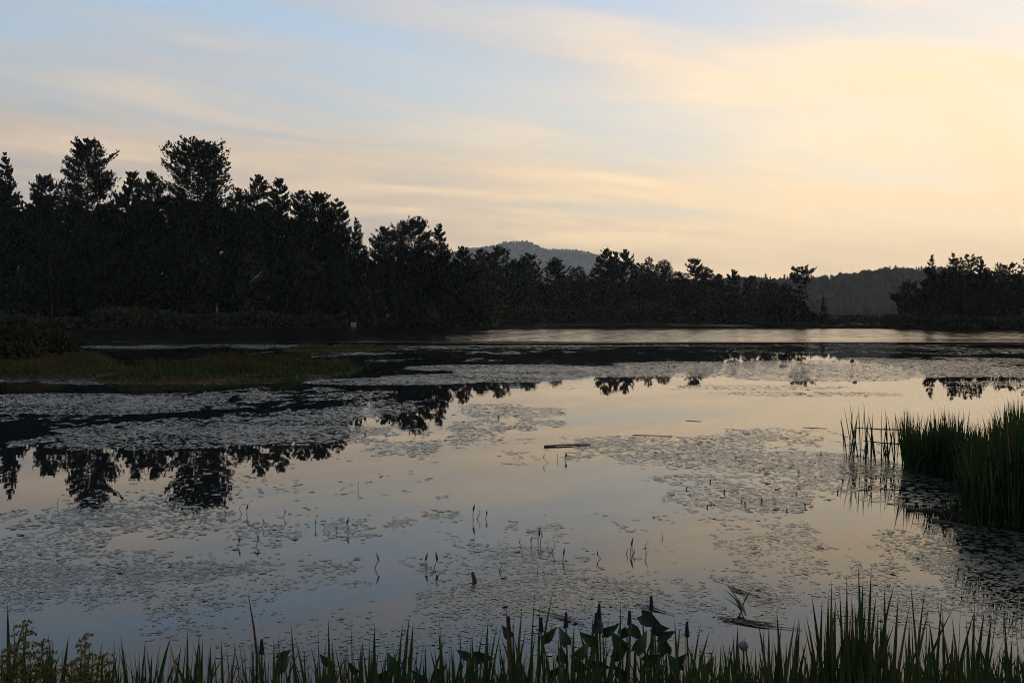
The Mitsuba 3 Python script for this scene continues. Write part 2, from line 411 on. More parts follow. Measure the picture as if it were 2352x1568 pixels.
def broad(name, base, H, R, seed, label, group=None, leaf=.75, n=1500, mat='broadleaf', low=.12, lobes=16, bark='bark', cat='tree'):
    r = np.random.default_rng(seed); w = MB(); c = MB()
    tp = np.array([[0, 0, -.5], [r.normal(0, .1), r.normal(0, .1), H * .3], [r.normal(0, .3), r.normal(0, .3), H * .8]])
    tube(w, tp, [.014 * H + .05, .011 * H + .03, .04], 6)
    ce, ra = [], []
    for i in range(lobes):
        t = (i + r.random()) / lobes; ph = i * 2.4 + r.uniform(-.5, .5)
        rr = R * .68 * math.sqrt(max(.02, 1 - (2 * t - .85) ** 2 / 1.4)) * r.uniform(.35, 1.)
        a = R * r.uniform(.30, .50)
        ce.append([rr * math.cos(ph), rr * math.sin(ph), H * low + (H * (1 - low) - a * 1.3) * t + a * .5]); ra.append(a)
        if i % 2 == 0:
            tube(w, [[0, 0, max(.5, ce[-1][2] * .55)], np.array(ce[-1]) * [.5, .5, .85], ce[-1]], [.006 * H + .02, .004 * H + .02, .015], 4, False)
    ce, ra = np.array(ce), np.array(ra)
    k = r.choice(lobes, n, p=ra ** 2 / (ra ** 2).sum())
    d = unit(r.normal(0, 1, (n, 3)) + [0, 0, .25])
    C = ce[k] + d * (ra[k] * r.uniform(.55, 1.08, n))[:, None] * [1, 1, .9]
    al = unit(r.normal(0, 1, (n, 3)) + d * .6); ac = unit(np.cross(al, r.normal(0, 1, (n, 3)) + .01))
    q = leaf * r.uniform(.6, 1.25, n)
    c.add(*quads(C, al, ac, q * 1.2, q * .9))
    kk = thing(name, label, cat, group)
    tw = {'to_world': T().translate([float(x) for x in base])}
    part(kk, 'trunk', w.ply(bark, 50, **tw)); part(kk, 'crown', c.ply(mat, **tw))
    return kk


def tree_at(kind, key, u, vtop, D, wpx, seed, label, group=None, sink=.3, **kw):
    top = at(u, vtop + (2 if key == 'left' else -2), D); z = max(LZ(key, top[0], D), .15) - sink
    H, R = top[2] - z, wpx * .5 * D / FOCAL
    if kind == 'broad': return broad('broadleaf_tree', [top[0], D, z], H, R, seed, label, group, **kw)
    return pine('pine_tree' if kind != 'spire' else 'spruce_tree', [top[0], D, z], H, R, kind, seed, label, group, **kw)


# the left shore's skyline (place in the photograph, distance, crown width)
LEFT_SKY = [
    ('cone', 15, 352, 214, 120, 'tall pointed pine at the left edge of the picture, rising above its neighbours'),
    ('round', 108, 406, 222, 78, 'small bushy pine top between the left edge pine and the tall oval pine'),
    ('oval', 196, 320, 216, 128, 'tall pine with an egg-shaped crown, highest tree on the left shore'),
    ('round', 302, 396, 224, 62, 'pine with a ragged double top, left one of the pair between the two tallest pines'),
    ('round', 345, 398, 226, 60, 'pine with a ragged top, right one of the pair between the two tallest pines'),
    ('round', 452, 327, 212, 158, 'broad tall pine with a big rounded crown and spreading side limbs'),
    ('oval', 545, 430, 224, 62, 'thin open pine just right of the broad round-crowned pine'),
    ('oval', 592, 405, 220, 72, 'ragged pine right of the broad round-crowned one, first of three stepping down'),
    ('oval', 632, 410, 222, 66, 'ragged pine with twin tips, second of three stepping down from the broad pine'),
    ('oval', 688, 437, 220, 66, 'narrow-topped pine, third of the three stepping down from the broad pine'),
    ('round', 732, 446, 216, 84, 'full bushy pine halfway down the slope of the left forest skyline'),
    ('oval', 775, 458, 216, 60, 'pine leaning on the bushy one halfway down the left forest skyline'),
    ('cone', 822, 500, 212, 78, 'spiky pine with long side limbs before the notch in the left skyline'),
    ('oval', 880, 521, 222, 78, 'pine with a twin top just right of the skyline notch'),
    ('round', 946, 512, 226, 112, 'wide flat-topped pine on the lower part of the left skyline'),
    ('cone', 1006, 513, 224, 112, 'pointed pine at the right end of the left skyline, sloping to the point'),
    ('oval', 1066, 566, 238, 52, 'small pine tip at the end of the left forest in front of the mountain'),
]
for i, (kd, u, vt, D, wpx, lb) in enumerate(LEFT_SKY):
    tree_at(kd, 'left', u, vt, D, wpx, 100 + i, lb, tuft=.58, whorl=.62, dens=1.25, gap=.02, low=.34, rise=.58, curl=.30)
def wall_where(u):
    for lim, w in ((120, 'at the left edge'), (330, 'under the egg-shaped tallest pine'), (560, 'under the broad round-crowned pine'), (720, 'under the three ragged pines'), (870, 'under the bushy pines before the skyline notch')):
        if u < lim: return w
    return 'near the end of the left point'


lb = 'black pine merged into the left forest wall '
r0 = np.random.default_rng(8)
SKX = np.array([-60, 15, 60, 108, 150, 196, 250, 300, 345, 400, 452, 520, 592, 632, 688, 732, 775, 822, 850, 880, 946, 1006, 1045, 1066, 1110])
SKV = np.array([420, 430, 470, 440, 455, 450, 455, 435, 440, 450, 450, 470, 455, 465, 490, 490, 510, 570, 590, 570, 560, 570, 600, 600, 650])
for i in range(38):                     # the wall of trees under that skyline
    u = -70 + i * 30.5 + r0.uniform(-10, 10)
    tree_at('round', 'left', u, np.interp(u, SKX, SKV) + r0.uniform(5, 45), r0.uniform(204, 232), r0.uniform(95, 130), 300 + i, lb + wall_where(u), 'dark pines ' + wall_where(u), tuft=.95, whorl=1.05, gap=.02, low=.04, simple=True, rise=.5, dens=.9)
for i in range(26):                     # lower trees along the water
    u = -60 + i * 43 + r0.uniform(-10, 10)
    tree_at('round' if i % 3 else 'broad', 'left', u, np.interp(u, SKX, SKV) + r0.uniform(60, 150), r0.uniform(199, 206), r0.uniform(80, 120), 340 + i,
            lb + wall_where(u) if i % 3 else 'dark broadleaf tree by the water ' + wall_where(u), 'dark pines ' + wall_where(u) if i % 3 else 'dark broadleaf trees ' + wall_where(u), **(dict(tuft=.95, whorl=1.05, gap=.02, low=.02, simple=True, rise=.5, dens=.9) if i % 3 else dict(n=1700, leaf=.95, low=.03)))
tree_at('broad', 'left', 1098, 588, 236, 92, 371, 'olive-brown broadleaf tree near the end of the left point', n=1900, leaf=.8, mat='needles_warm', low=.02)
tree_at('broad', 'left', 1128, 645, 232, 56, 372, 'low olive broadleaf tree leaning over the water at the tip of the left point', n=1100, leaf=.7, mat='needles_warm', low=.0)

MID_SKY = [
    ('oval', 1106, 577, 345, 46, 'pine behind the end of the left forest, below the mountain'),
    ('oval', 1150, 572, 340, 60, 'pine standing before the left flank of the mountain'),
    ('oval', 1213, 588, 338, 58, 'pine standing before the mountain summit'),
    ('oval', 1190, 603, 342, 46, 'smaller pine just left of the pine before the summit'),
    ('oval', 1277, 598, 336, 46, 'pine with one side limb, before the saddle of the mountain'),
    ('broad', 1328, 610, 335, 60, 'round broadleaf tree before the right summit of the mountain'),
    ('cone', 1372, 592, 338, 52, 'pine at the left side of the twin pines right of the mountain'),
    ('oval', 1392, 577, 340, 44, 'taller of the twin pines right of the mountain'),
    ('oval', 1413, 582, 342, 34, 'shorter of the twin pines right of the mountain'),
    ('oval', 1437, 579, 344, 38, 'slender single pine right of the twin pines'),
    ('broad', 1466, 604, 335, 52, 'broadleaf tree beside the slender single pine on the far shore'),
    ('broad', 1490, 594, 338, 54, 'flat round-topped broadleaf tree in the middle of the far shore'),
    ('broad', 1527, 594, 332, 58, 'domed broadleaf tree at the right of the flat-topped one on the far shore'),
    ('broad', 1558, 622, 330, 56, 'lower broadleaf tree falling away right of the domed one'),
    ('oval', 1597, 600, 326, 44, 'isolated egg-shaped pine rising above the far shore'),
    ('broad', 1628, 620, 326, 44, 'small round broadleaf tree just right of the egg-shaped pine'),
    ('broad', 1652, 630, 322, 40, 'lighter feathery broadleaf tree between the two small pines on the far shore'),
    ('oval', 1681, 624, 320, 32, 'smallest pine of the far skyline, before the low hill begins'),
]
for i, (kd, u, vt, D, wpx, lb) in enumerate(MID_SKY):
    kw = dict(n=2600, leaf=.55, low=.1) if kd == 'broad' else dict(tuft=.72, whorl=.8, low=.25, rise=.55, gap=.02, dens=1.25); wpx *= 1.25 if kd != 'broad' else 1.1
    tree_at(kd, 'mid', u, vt, D, wpx, 400 + i, lb, **kw)
lbm = 'dark broadleaf tree in the wooded far shore'
far_where = lambda u: ' below the mountain' if u < 1350 else ' below the twin pines' if u < 1460 else ' below the domed trees' if u < 1570 else ' left of the islet'
for i in range(34):
    u = 1075 + i * 20.5 + r0.uniform(-6, 6); vt = np.interp(u, [1080, 1150, 1250, 1330, 1400, 1530, 1600, 1700, 1790], [612, 612, 622, 632, 620, 612, 640, 650, 665]) + r0.uniform(0, 45)
    D = r0.uniform(314, 332)
    tree_at('broad', 'mid', u, vt, D, r0.uniform(60, 80), 430 + i, lbm + far_where(u), 'dark broadleaf trees of the far shore' + far_where(u), n=2300, leaf=.66, low=.02)

# the islet with its lone pine
tree_at('broad', 'isle', 1722, 632, 300, 62, 500, 'broadleaf tree at the right end of the far shore, before the hill', n=2300, leaf=.6, low=.02)
tree_at('broad', 'isle', 1765, 640, 285, 66, 501, 'hazy broadleaf tree behind the islet, left of the lone flat-topped pine', n=2300, leaf=.6, low=.02)
tree_at('broad', 'isle', 1805, 655, 262, 60, 502, 'broadleaf tree on the islet just left of the lone pine', n=2300, leaf=.6, low=.02)
tree_at('broad', 'isle', 1778, 690, 228, 52, 503, 'low broadleaf tree at the left end of the islet', n=1000, leaf=.7, low=.0)
tree_at('flat', 'isle', 1841, 616, 222, 72, 504, 'lone flat-topped pine with bare lower trunk on the islet', low=.42, tuft=.62, whorl=.75, gap=.25, rise=.4, dens=.9)
tree_at('broad', 'isle', 1838, 690, 218, 48, 505, 'bushy broadleaf tree at the foot of the lone flat-topped pine', n=1000, leaf=.7, low=.0)
tree_at('spire', 'isle', 1892, 688, 218, 34, 506, 'small pointed spruce alone at the right end of the islet', tuft=.55, whorl=.5, low=.03)
tree_at('broad', 'isle', 1862, 718, 216, 40, 507, 'low bush between the lone pine and the small spruce on the islet', n=600, leaf=.55, low=.0)

# the right point
RIGHT_SKY = [
    ('flat', 2074, 682, 205, 44, 'small open pine leaning at the left tip of the right point', dict(low=.25, gap=.2)),
    ('round', 2092, 655, 208, 56, 'low full pine second from the tip of the right point', dict(low=.1)),
    ('cone', 2139, 590, 206, 70, 'pointed pine at the left of the tall group on the right point', dict(low=.1)),
    ('cone', 2188, 584, 204, 74, 'tall dense pine, highest of the group on the right point', dict(low=.08)),
    ('flat', 2222, 588, 208, 48, 'thin open pine top just right of the tallest on the right point', dict(low=.3, gap=.35, dens=.7)),
    ('cone', 2254, 592, 202, 80, 'spreading pine with upswept limbs on the right point', dict(low=.1)),
    ('flat', 2292, 622, 206, 56, 'open airy pine right of the one with upswept limbs', dict(low=.3, gap=.28, dens=.8)),
    ('flat', 2318, 612, 208, 52, 'airy pine with sky showing through, near the right edge', dict(low=.35, gap=.3, dens=.8)),
    ('round', 2344, 628, 204, 50, 'rounded pine cut by the right edge of the picture', dict(low=.2, gap=.2)),
    ('cone', 2376, 545, 198, 84, 'tall pine mostly beyond the right edge, its limbs reaching in', dict(low=.15, gap=.3, dens=.8)),
]
for i, (kd, u, vt, D, wpx, lb, kw) in enumerate(RIGHT_SKY):
    tree_at(kd, 'right', u, vt, D, wpx * 1.2, 520 + i, lb, **{**dict(tuft=.50, whorl=.55, rise=.45, gap=.06), **kw})
for i in range(17):
    u = 2124 + i * 18 + r0.uniform(-5, 5); vt = np.interp(u, [2080, 2140, 2200, 2290, 2400], [690, 632, 628, 645, 645]) + r0.uniform(0, 32)
    tree_at('round', 'right', u, vt, r0.uniform(196, 212), r0.uniform(52, 70), 540 + i, 'dark pine merged into the dense lower wood of the right point', 'dark trees of the right point', tuft=.95, whorl=.9, gap=.03, low=.05, simple=True)

# bare snag on the far shore, birch, box and boulder on the left shore
def stick_thing(name, pts, radii, mat, label, cat, group=None, n=7):
    k = thing(name, label, cat, group); mb = MB(); tube(mb, pts, radii, n); scene[k] = mb.ply(mat, 50); return k
top = at(1254, 596, 333)
k = thing('dead_tree', 'thin bare dead tree trunk sticking up before the mountain', 'tree')
mb = MB(); tube(mb, [[top[0], 333, 0], [top[0] + .2, 333, top[2] * .6], top], [.3, .2, .06], 6); part(k, 'trunk', mb.ply('bark', 50))
for t, s in ((.8, 1), (.87, -1), (.93, 1), (.75, -1)):
    mb = MB(); tube(mb, [[top[0] + .1, 333, top[2] * t], [top[0] + s * 1.1, 333, top[2] * t + .5]], [.08, .03], 4); part(k, 'limb', mb.ply('bark', 50))
b0 = at(500, 752, 198); b1 = at(497, 690, 199)
k = thing('birch_tree', 'pale birch trunk standing at the water in front of the left forest', 'tree')
mb = MB(); tube(mb, [[b0[0], 198, -.3], [b0[0] - .1, 198.2, 2.5], b1], [.17, .14, .08], 8); part(k, 'trunk', mb.ply('birch_bark', 50))
mb = MB(); r1 = np.random.default_rng(9); n = 500
C = b1 + r1.normal(0, 1, (n, 3)) * [1.5, 1.5, 1.9] + [0, 0, 1.2]; al = unit(r1.normal(0, 1, (n, 3))); mb.add(*quads(C, al, unit(np.cross(al, r1.normal(0, 1, (n, 3)))), np.full(n, .6), np.full(n, .45)))
part(k, 'crown', mb.ply('broadleaf'))
k = thing('dead_branch', 'pale bare branch hanging out of the dark left forest', 'branch'); mb = MB()
p0 = at(572, 650, 197); tube(mb, [p0, at(592, 632, 196), at(602, 622, 196)], [.09, .06, .02], 5); tube(mb, [at(585, 638, 196), at(604, 634, 196)], [.05, .015], 5); tube(mb, [p0, at(560, 672, 199)], [.1, .13], 5)
scene[k] = mb.ply('birch_bark', 50)
p = at(812, 752, 195)
k = thing('storage_box', 'small pale box standing at the edge of the left shore', 'box')
part(k, 'body', mikit.ply(trimesh.creation.box([.95, .7, .8], T().translate([float(p[0]), 195, .55]).matrix.numpy() if hasattr(T().translate([0, 0, 0]).matrix, 'numpy') else np.array(T().translate([float(p[0]), 195, .55]).matrix)), 'pale_board'))
lid = trimesh.creation.box([1.05, .8, .07]); lid.apply_translation([p[0], 195, .99]); part(k, 'lid', mikit.ply(lid, 'pale_board'))
for s in (-1, 1):
    l = trimesh.creation.box([.1, .6, .5]); l.apply_translation([p[0] + s * .36, 195, -.1]); part(k, 'leg', mikit.ply(l, 'driftwood'))
def rock(u, v, w, seed, label):
    p = on_water(u, v); r = np.random.default_rng(seed); m = trimesh.creation.icosphere(subdivisions=2)
    vv = m.vertices * (1 + .5 * (meshkit.fbm(m.vertices * 1.3 + seed, 3, seed)[:, None] - .5)) * [w, w * .8, w * .62]
    k = thing('boulder' if w > .3 else 'rock', label, 'rock'); scene[k] = mikit.ply(trimesh.Trimesh(vv + [p[0], p[1], w * .12], m.faces), 'stone', 40)
rock(495, 752.5, .75, 3, 'grey boulder at the water beside the birch on the left shore')
rock(1798, 842, .16, 4, 'small dark rock in the far lily mats right of centre')
rock(1957 + 6, 878, .09, 5, 'tiny dark rock in the still water right of the far lily mats')

# undergrowth along the shores
def undergrowth(seed, path, height, depth, n, leaf, label, key):
    r = np.random.default_rng(seed); path = np.array(path); seg = np.linalg.norm(np.diff(path, axis=0), axis=1); s = np.concatenate([[0], np.cumsum(seg)])
    t = r.uniform(0, s[-1], n); x, y = np.interp(t, s, path[:, 0]), np.interp(t, s, path[:, 1])
    y += r.uniform(-.6, depth, n); h = height * (.35 + .9 * meshkit.fbm(np.stack([x * .25, y * 0, 0 * x], -1), 3, seed))
    C = np.stack([x, y, r.uniform(0, 1, n) ** .8 * h + .1], 1); al = unit(r.normal(0, 1, (n, 3)) + [0, 0, .7]); q = leaf * r.uniform(.6, 1.3, n)
    mb = MB().add(*quads(C, al, unit(np.cross(al, r.normal(0, 1, (n, 3)))), q * 1.3, q * .8))
    k = thing('undergrowth', label, 'undergrowth', None, 'stuff'); scene[k] = mb.ply('shrub_leaf')
undergrowth(1, [g(u, v) for u, v in ((-150, 756), (60, 757), (300, 756), (520, 754), (812, 752), (960, 751), (1080, 750), (1130, 749))], 3.2, 9, 16000, .7, 'dark undergrowth at the water under the left forest', 'left')
undergrowth(2, [g(u, v) for u, v in ((1100, 741), (1300, 741), (1500, 742), (1640, 743), (1740, 744.5))], 6, 14, 15000, .75, 'dark undergrowth along the far shore', 'mid')
undergrowth(3, [g(u, v) for u, v in ((1750, 749.4), (1790, 750.6), (1860, 751.1), (1905, 750.4), (1922, 749.4))], .85, 9, 6000, .35, 'low scrub along the edge of the islet', 'isle')
undergrowth(4, [g(u, v) for u, v in ((2062, 751.8), (2085, 753.3), (2160, 756.5), (2260, 758), (2400, 759))], 2.2, 9, 11000, .55, 'low scrub along the edge of the right point', 'right')
undergrowth(5, [(62, 236), (90, 240), (128, 246)], 2.4, 22, 9000, .6, 'hazy low marsh scrub in the gap between the islet and the right point', 'mid')

# ---------------------------------------------------------------- the sedge islands on the left
ISL = [Polygon([g(-60, 868), g(60, 872), g(200, 872), g(285, 862), g(300, 845), g(230, 822), g(150, 806), g(-60, 800)]),
       Polygon([g(200, 876), g(400, 882), g(600, 880), g(700, 874), g(815, 858), g(822, 846), g(760, 836), g(640, 834), g(480, 836), g(300, 848)]),
       Polygon([g(640, 805), g(760, 806), g(870, 803), g(885, 800), g(800, 798), g(700, 800)])]
def isl_z(X, Y):
    pts = shapely.points(X.ravel(), Y.ravel()); d = np.full(X.size, -9.)
    for p in ISL: d = np.maximum(d, np.where(shapely.contains(p, pts), 1, -1) * shapely.distance(p.boundary, pts))
    d = d.reshape(X.shape) + 1.0 * nz(X, Y, .5, 41)
    return np.clip(d * .12, -.35, .10) + .08 * nz(X, Y, .9, 42)
v, f = grid_mesh(np.arange(-36, 0, .4), np.arange(34, 84, .5), isl_z)
scene['marsh_ground'] = mikit.ply(trimesh.Trimesh(*MB().add(v, f).arr(), process=False), 'mud', smooth=True)
labels['marsh_ground'] = {'label': 'low muddy ground of the sedge islands on the left', 'kind': 'structure'}


def grass_field(name, pts, hts, wid, seed, mat, label, lean=.35):
    r = np.random.default_rng(seed); n = len(pts); a = r.uniform(0, 6.283, n)
    side = np.stack([np.cos(a), np.sin(a), 0 * a], 1) * (wid * r.uniform(.6, 1.4, n))[:, None] / 2
    l = np.stack([r.normal(0, lean, n), r.normal(0, lean, n), 0 * a], 1) * hts[:, None]
    m = pts + l * .35 + np.stack([0 * a, 0 * a, hts * .55], 1); t = pts + l + np.stack([0 * a, 0 * a, hts * (1 - .2 * np.abs(r.normal(0, 1, n)))], 1)
    v = np.stack([pts - side, pts + side, m + side * .8, m - side * .8, t], 1).reshape(-1, 3); k = np.arange(n) * 5
    f = np.vstack([np.stack([k, k + 1, k + 2], 1), np.stack([k, k + 2, k + 3], 1), np.stack([k + 3, k + 2, k + 4], 1)])
    kk = thing(name, label, 'grass', None, 'stuff'); scene[kk] = mikit.ply(trimesh.Trimesh(v, f, process=False), mat)
r2 = np.random.default_rng(12)
pts = np.stack([r2.uniform(-36, 0, 190000), r2.uniform(34, 84, 190000)], 1)
z = isl_z(pts[None, :, 0], pts[None, :, 1])[0]; ok = (z > .0) | ((z > -.10) & (r2.random(len(z)) < .12)); pts = np.column_stack([pts, z])[ok]
hts = .08 + .95 * np.clip(meshkit.fbm(pts * [.55, .45, 0], 4, 50) - .25, 0, 1) * np.clip(z[ok] * 11 + .1, .15, 1)
rust = meshkit.fbm(pts * [.3, .3, 0] + 9, 2, 51) + .5 * (hts > .4) > .86
far = r2.random(len(pts)) < .75
grass_field('sedge_grass', pts[far & ~rust], hts[far & ~rust], .035, 13, 'sedge', 'dark green sedge grass covering the low islands on the left')
grass_field('sedge_grass', pts[far & rust], hts[far & rust] * 1.15, .03, 14, 'sedge_rust', 'rusty brown taller sedge along the backs of the left islands')
for i, (u, vt, D, w, lb) in enumerate([(15, 742, 52, 95, 'dark leafy shrub at the left edge, above the sedge island'), (72, 752, 55, 90, 'dark leafy shrub second from the left edge, above the sedge island'), (122, 752, 57, 80, 'feathery shrub at the right end of the shrub row above the sedge island'), (-40, 745, 50, 100, 'dark shrub partly cut by the left edge above the sedge island'), (150, 785, 58, 70, 'low shrub sloping down to the sedge island, right of the shrub row'), (40, 785, 50, 110, 'low broad shrub in front of the shrub row on the sedge island')]):
    t = at(u, vt, D); broad('shrub', [t[0], D, 0], t[2], w * .5 * D / FOCAL, 600 + i, lb, None, leaf=.16, n=2600, mat='shrub_leaf', low=.0, cat='shrub', lobes=18)

# ---------------------------------------------------------------- lily pads
PAD_N = 8
def pad_mesh(c, rad, rot, tilt, dish):
    """Round pads with a notch, many at once: fans of 9 rim points around a slightly sunk middle."""
    n = len(c); a = np.linspace(.22, 6.283 - .22, PAD_N)
    asp = 1 - .45 * (np.sin(rot * 917.3) * .5 + .5) ** 2
    rr = rad[:, None] * (1 + .10 * np.sin(3 * a[None] + rot[:, None] * 5))
    ca, sa = rr * np.cos(a) , rr * np.sin(a) * asp[:, None]; cr, sr = np.cos(rot)[:, None], np.sin(rot)[:, None]
    lx, ly = ca * cr - sa * sr, ca * sr + sa * cr
    lz = lx * tilt[:, :1] + ly * tilt[:, 1:2] + dish[:, None] * rr * np.maximum(0, np.sin(a[None] * 2 + rot[:, None] * 3))
    rim = np.stack([c[:, :1] + lx, c[:, 1:2] + ly, c[:, 2:3] + np.maximum(lz, -.003)], -1)
    mid = c + np.stack([.2 * rad * np.cos(rot), .2 * rad * np.sin(rot), 0 * rad], 1)
    v = np.concatenate([mid[:, None], rim], 1).reshape(-1, 3); k = (np.arange(n) * (PAD_N + 1))[:, None]
    f = np.stack([np.broadcast_to(k, (n, PAD_N - 1)), k + 1 + np.arange(PAD_N - 1), k + 2 + np.arange(PAD_N - 1)], -1).reshape(-1, 3)
    return v, f


# mats: place in the photograph, half widths there, density, and how broken up
MATS = [  # u, v, ru, rv, density, threshold
    (120, 1190, 230, 26, .75, .48), (330, 1185, 200, 24, .8, .46), (520, 1215, 260, 24, .55, .54), (60, 1270, 150, 55, .9, .42), (30, 1340, 160, 50, .9, .40), (240, 1290, 180, 28, .7, .50),
    (400, 1315, 170, 26, .9, .44), (150, 1370, 200, 40, .55, .48), (320, 1400, 200, 40, .35, .50), (260, 1460, 260, 40, .28, .50), (560, 1310, 110, 20, .6, .5),
    (300, 1150, 130, 16, .5, .52), (820, 1205, 110, 16, .9, .44), (930, 1205, 90, 14, .9, .42), (1010, 1185, 60, 14, .9, .42), (790, 1232, 120, 16, .75, .46), (1110, 1198, 110, 12, .7, .46), (780, 1300, 90, 30, .7, .46),
    (930, 1300, 100, 26, .8, .44), (1060, 1250, 60, 10, .7, .5), (1240, 1210, 130, 12, .8, .46), (1380, 1220, 200, 18, .6, .52), (1460, 1225, 80, 16, .9, .42), (1180, 1270, 110, 16, .7, .5), (1300, 1300, 160, 18, .5, .5),
    (1090, 1390, 190, 34, .75, .42), (1330, 1370, 260, 50, .72, .42), (1250, 1335, 200, 22, .5, .48), (1560, 1370, 240, 50, .6, .45), (1130, 1470, 220, 40, .3, .46), (850, 1440, 160, 40, .18, .5), (700, 1500, 260, 40, .30, .46), (1500, 1460, 300, 60, .35, .46),
    (1700, 1370, 200, 50, .75, .42), (1900, 1400, 300, 80, .62, .42), (2180, 1420, 260, 110, .66, .40), (2100, 1310, 280, 46, .8, .42), (2250, 1260, 200, 60, .95, .30), (2280, 1340, 160, 70, .7, .38), (1650, 1260, 120, 20, .7, .48), (1760, 1300, 150, 30, .45, .52), (1930, 1225, 200, 24, .55, .5),
    (1660, 1110, 180, 22, .95, .36), (1700, 1145, 180, 26, .92, .38), (1800, 1130, 150, 30, .7, .42), (1780, 1160, 120, 18, .8, .42), (2000, 1100, 180, 60, 1.0, .22), (2120, 1120, 150, 60, 1.0, .22), (1880, 1070, 190, 34, .95, .34), (2150, 1200, 130, 30, .8, .42),
    (1680, 1060, 260, 26, .7, .46), (1450, 1040, 280, 30, .75, .46), (1620, 1015, 300, 18, .7, .46), (1800, 1000, 140, 22, .55, .48), (1150, 1025, 260, 26, .65, .47), (950, 1010, 200, 26, .75, .44), (1160, 1060, 160, 14, .5, .5), (900, 1035, 200, 16, .5, .5),
    (1170, 948, 130, 12, 1.0, .24), (1120, 935, 100, 8, .7, .42), (1130, 975, 170, 16, .9, .38), (1330, 940, 150, 8, .4, .5), (1000, 990, 160, 18, .8, .4),
    (700, 1000, 230, 22, 1.0, .30), (560, 975, 240, 24, .85, .36), (350, 1000, 330, 34, .8, .44), (120, 1000, 220, 30, .6, .46), (720, 950, 200, 16, .9, .38), (250, 930, 300, 22, 1.0, .30), (480, 920, 260, 20, .95, .34), (650, 905, 250, 16, .75, .42), (60, 960, 200, 20, .6, .48), (870, 940, 130, 24, .6, .44), (100, 915, 200, 12, 1.0, .25),
    (900, 876, 200, 8, 1.0, .12), (1100, 868, 230, 10, 1.0, .14), (1300, 855, 260, 12, 1.0, .14), (1150, 845, 220, 8, .95, .25), (1560, 852, 220, 14, 1.0, .14), (1750, 848, 240, 14, 1.0, .16), (1950, 852, 240, 16, 1.0, .18), (2130, 850, 240, 16, .9, .30), (2280, 850, 160, 24, .7, .42), (1650, 838, 240, 8, .95, .28), (1880, 868, 200, 8, 1.0, .28), (2320, 880, 120, 6, .8, .36),
    (1700, 890, 260, 6, .5, .45), (1850, 905, 220, 6, .6, .44), (1350, 890, 150, 4, .3, .5), (2000, 835, 300, 8, .75, .42), (2200, 830, 260, 10, .7, .44),
    (1050, 808, 380, 8, .35, .56), (1400, 808, 420, 8, .3, .57), (1900, 808, 460, 7, .3, .57), (1300, 797, 360, 5, .6, .46), (1850, 795, 420, 5, .55, .48), (500, 796, 330, 5, .8, .40), (900, 799, 200, 4, .7, .42), (650, 812, 260, 8, .4, .5), (350, 875, 400, 10, .6, .42), (1000, 828, 160, 8, .4, .53), (2250, 805, 200, 8, .5, .47),
    (500, 1110, 500, 50, .07, .52), (900, 1120, 400, 50, .10, .54), (1250, 1130, 350, 60, .08, .54), (1700, 1220, 400, 60, .12, .52), (1200, 1320, 400, 60, .20, .50), (900, 1260, 500, 60, .12, .52), (1100, 1200, 700, 40, .05, .44), (1300, 1250, 800, 60, .05, .44), (1500, 1350, 900, 50, .14, .42), (400, 1340, 420, 60, .2, .44), (1400, 1040, 700, 40, .18, .46), (700, 1440, 600, 60, .10, .44), (2050, 1330, 380, 110, .5, .38),
]
r3 = np.random.default_rng(21); CC, RR = [], []
for (u, v, ru, rv, dn, th) in MATS:
    c = on_water(u, v); x0 = ru * c[1] / FOCAL; yn, yf = on_water(u, v + rv)[1], on_water(u, max(v - rv, 730))[1]; hy = (yf - yn) / 2; cy = (yf + yn) / 2
    rad = float(np.interp(cy, [7, 9.5, 11, 14, 20, 45, 90], [.018, .020, .030, .036, .042, .056, .10]))
    n = int(min(40000, 4 * x0 * hy * dn * .62 / (math.pi * rad * rad) * 1.5)); a = np.stack([c[0] + r3.uniform(-x0, x0, n) * 1.0, cy + r3.uniform(-hy, hy, n)], 1)
    e = np.hypot((a[:, 0] - c[0]) / x0, (a[:, 1] - cy) / hy)
    sc = float(np.interp(cy, [7, 20, 60], [1.4, .9, .35]))
    nn = meshkit.fbm(np.stack([a[:, 0] * sc * .6, a[:, 1] * sc * .4, 0 * e], -1), 3, 77) * .55 + .45 * meshkit.fbm(np.stack([a[:, 0] * sc * 3.0, a[:, 1] * sc * 1.7, 0 * e + 5], -1), 3, 78)
    keep = (nn > th - .015 + .22 * np.clip(e - .55, 0, 1) ** 1.0 * (1 if th > .2 else .6)) & (e < 1.06)
    a = a[keep]; CC.append(a); RR.append(rad * np.exp(r3.normal(-.08, .36, len(a))).clip(.35, 1.9))
CC, RR = np.vstack(CC), np.concatenate(RR)
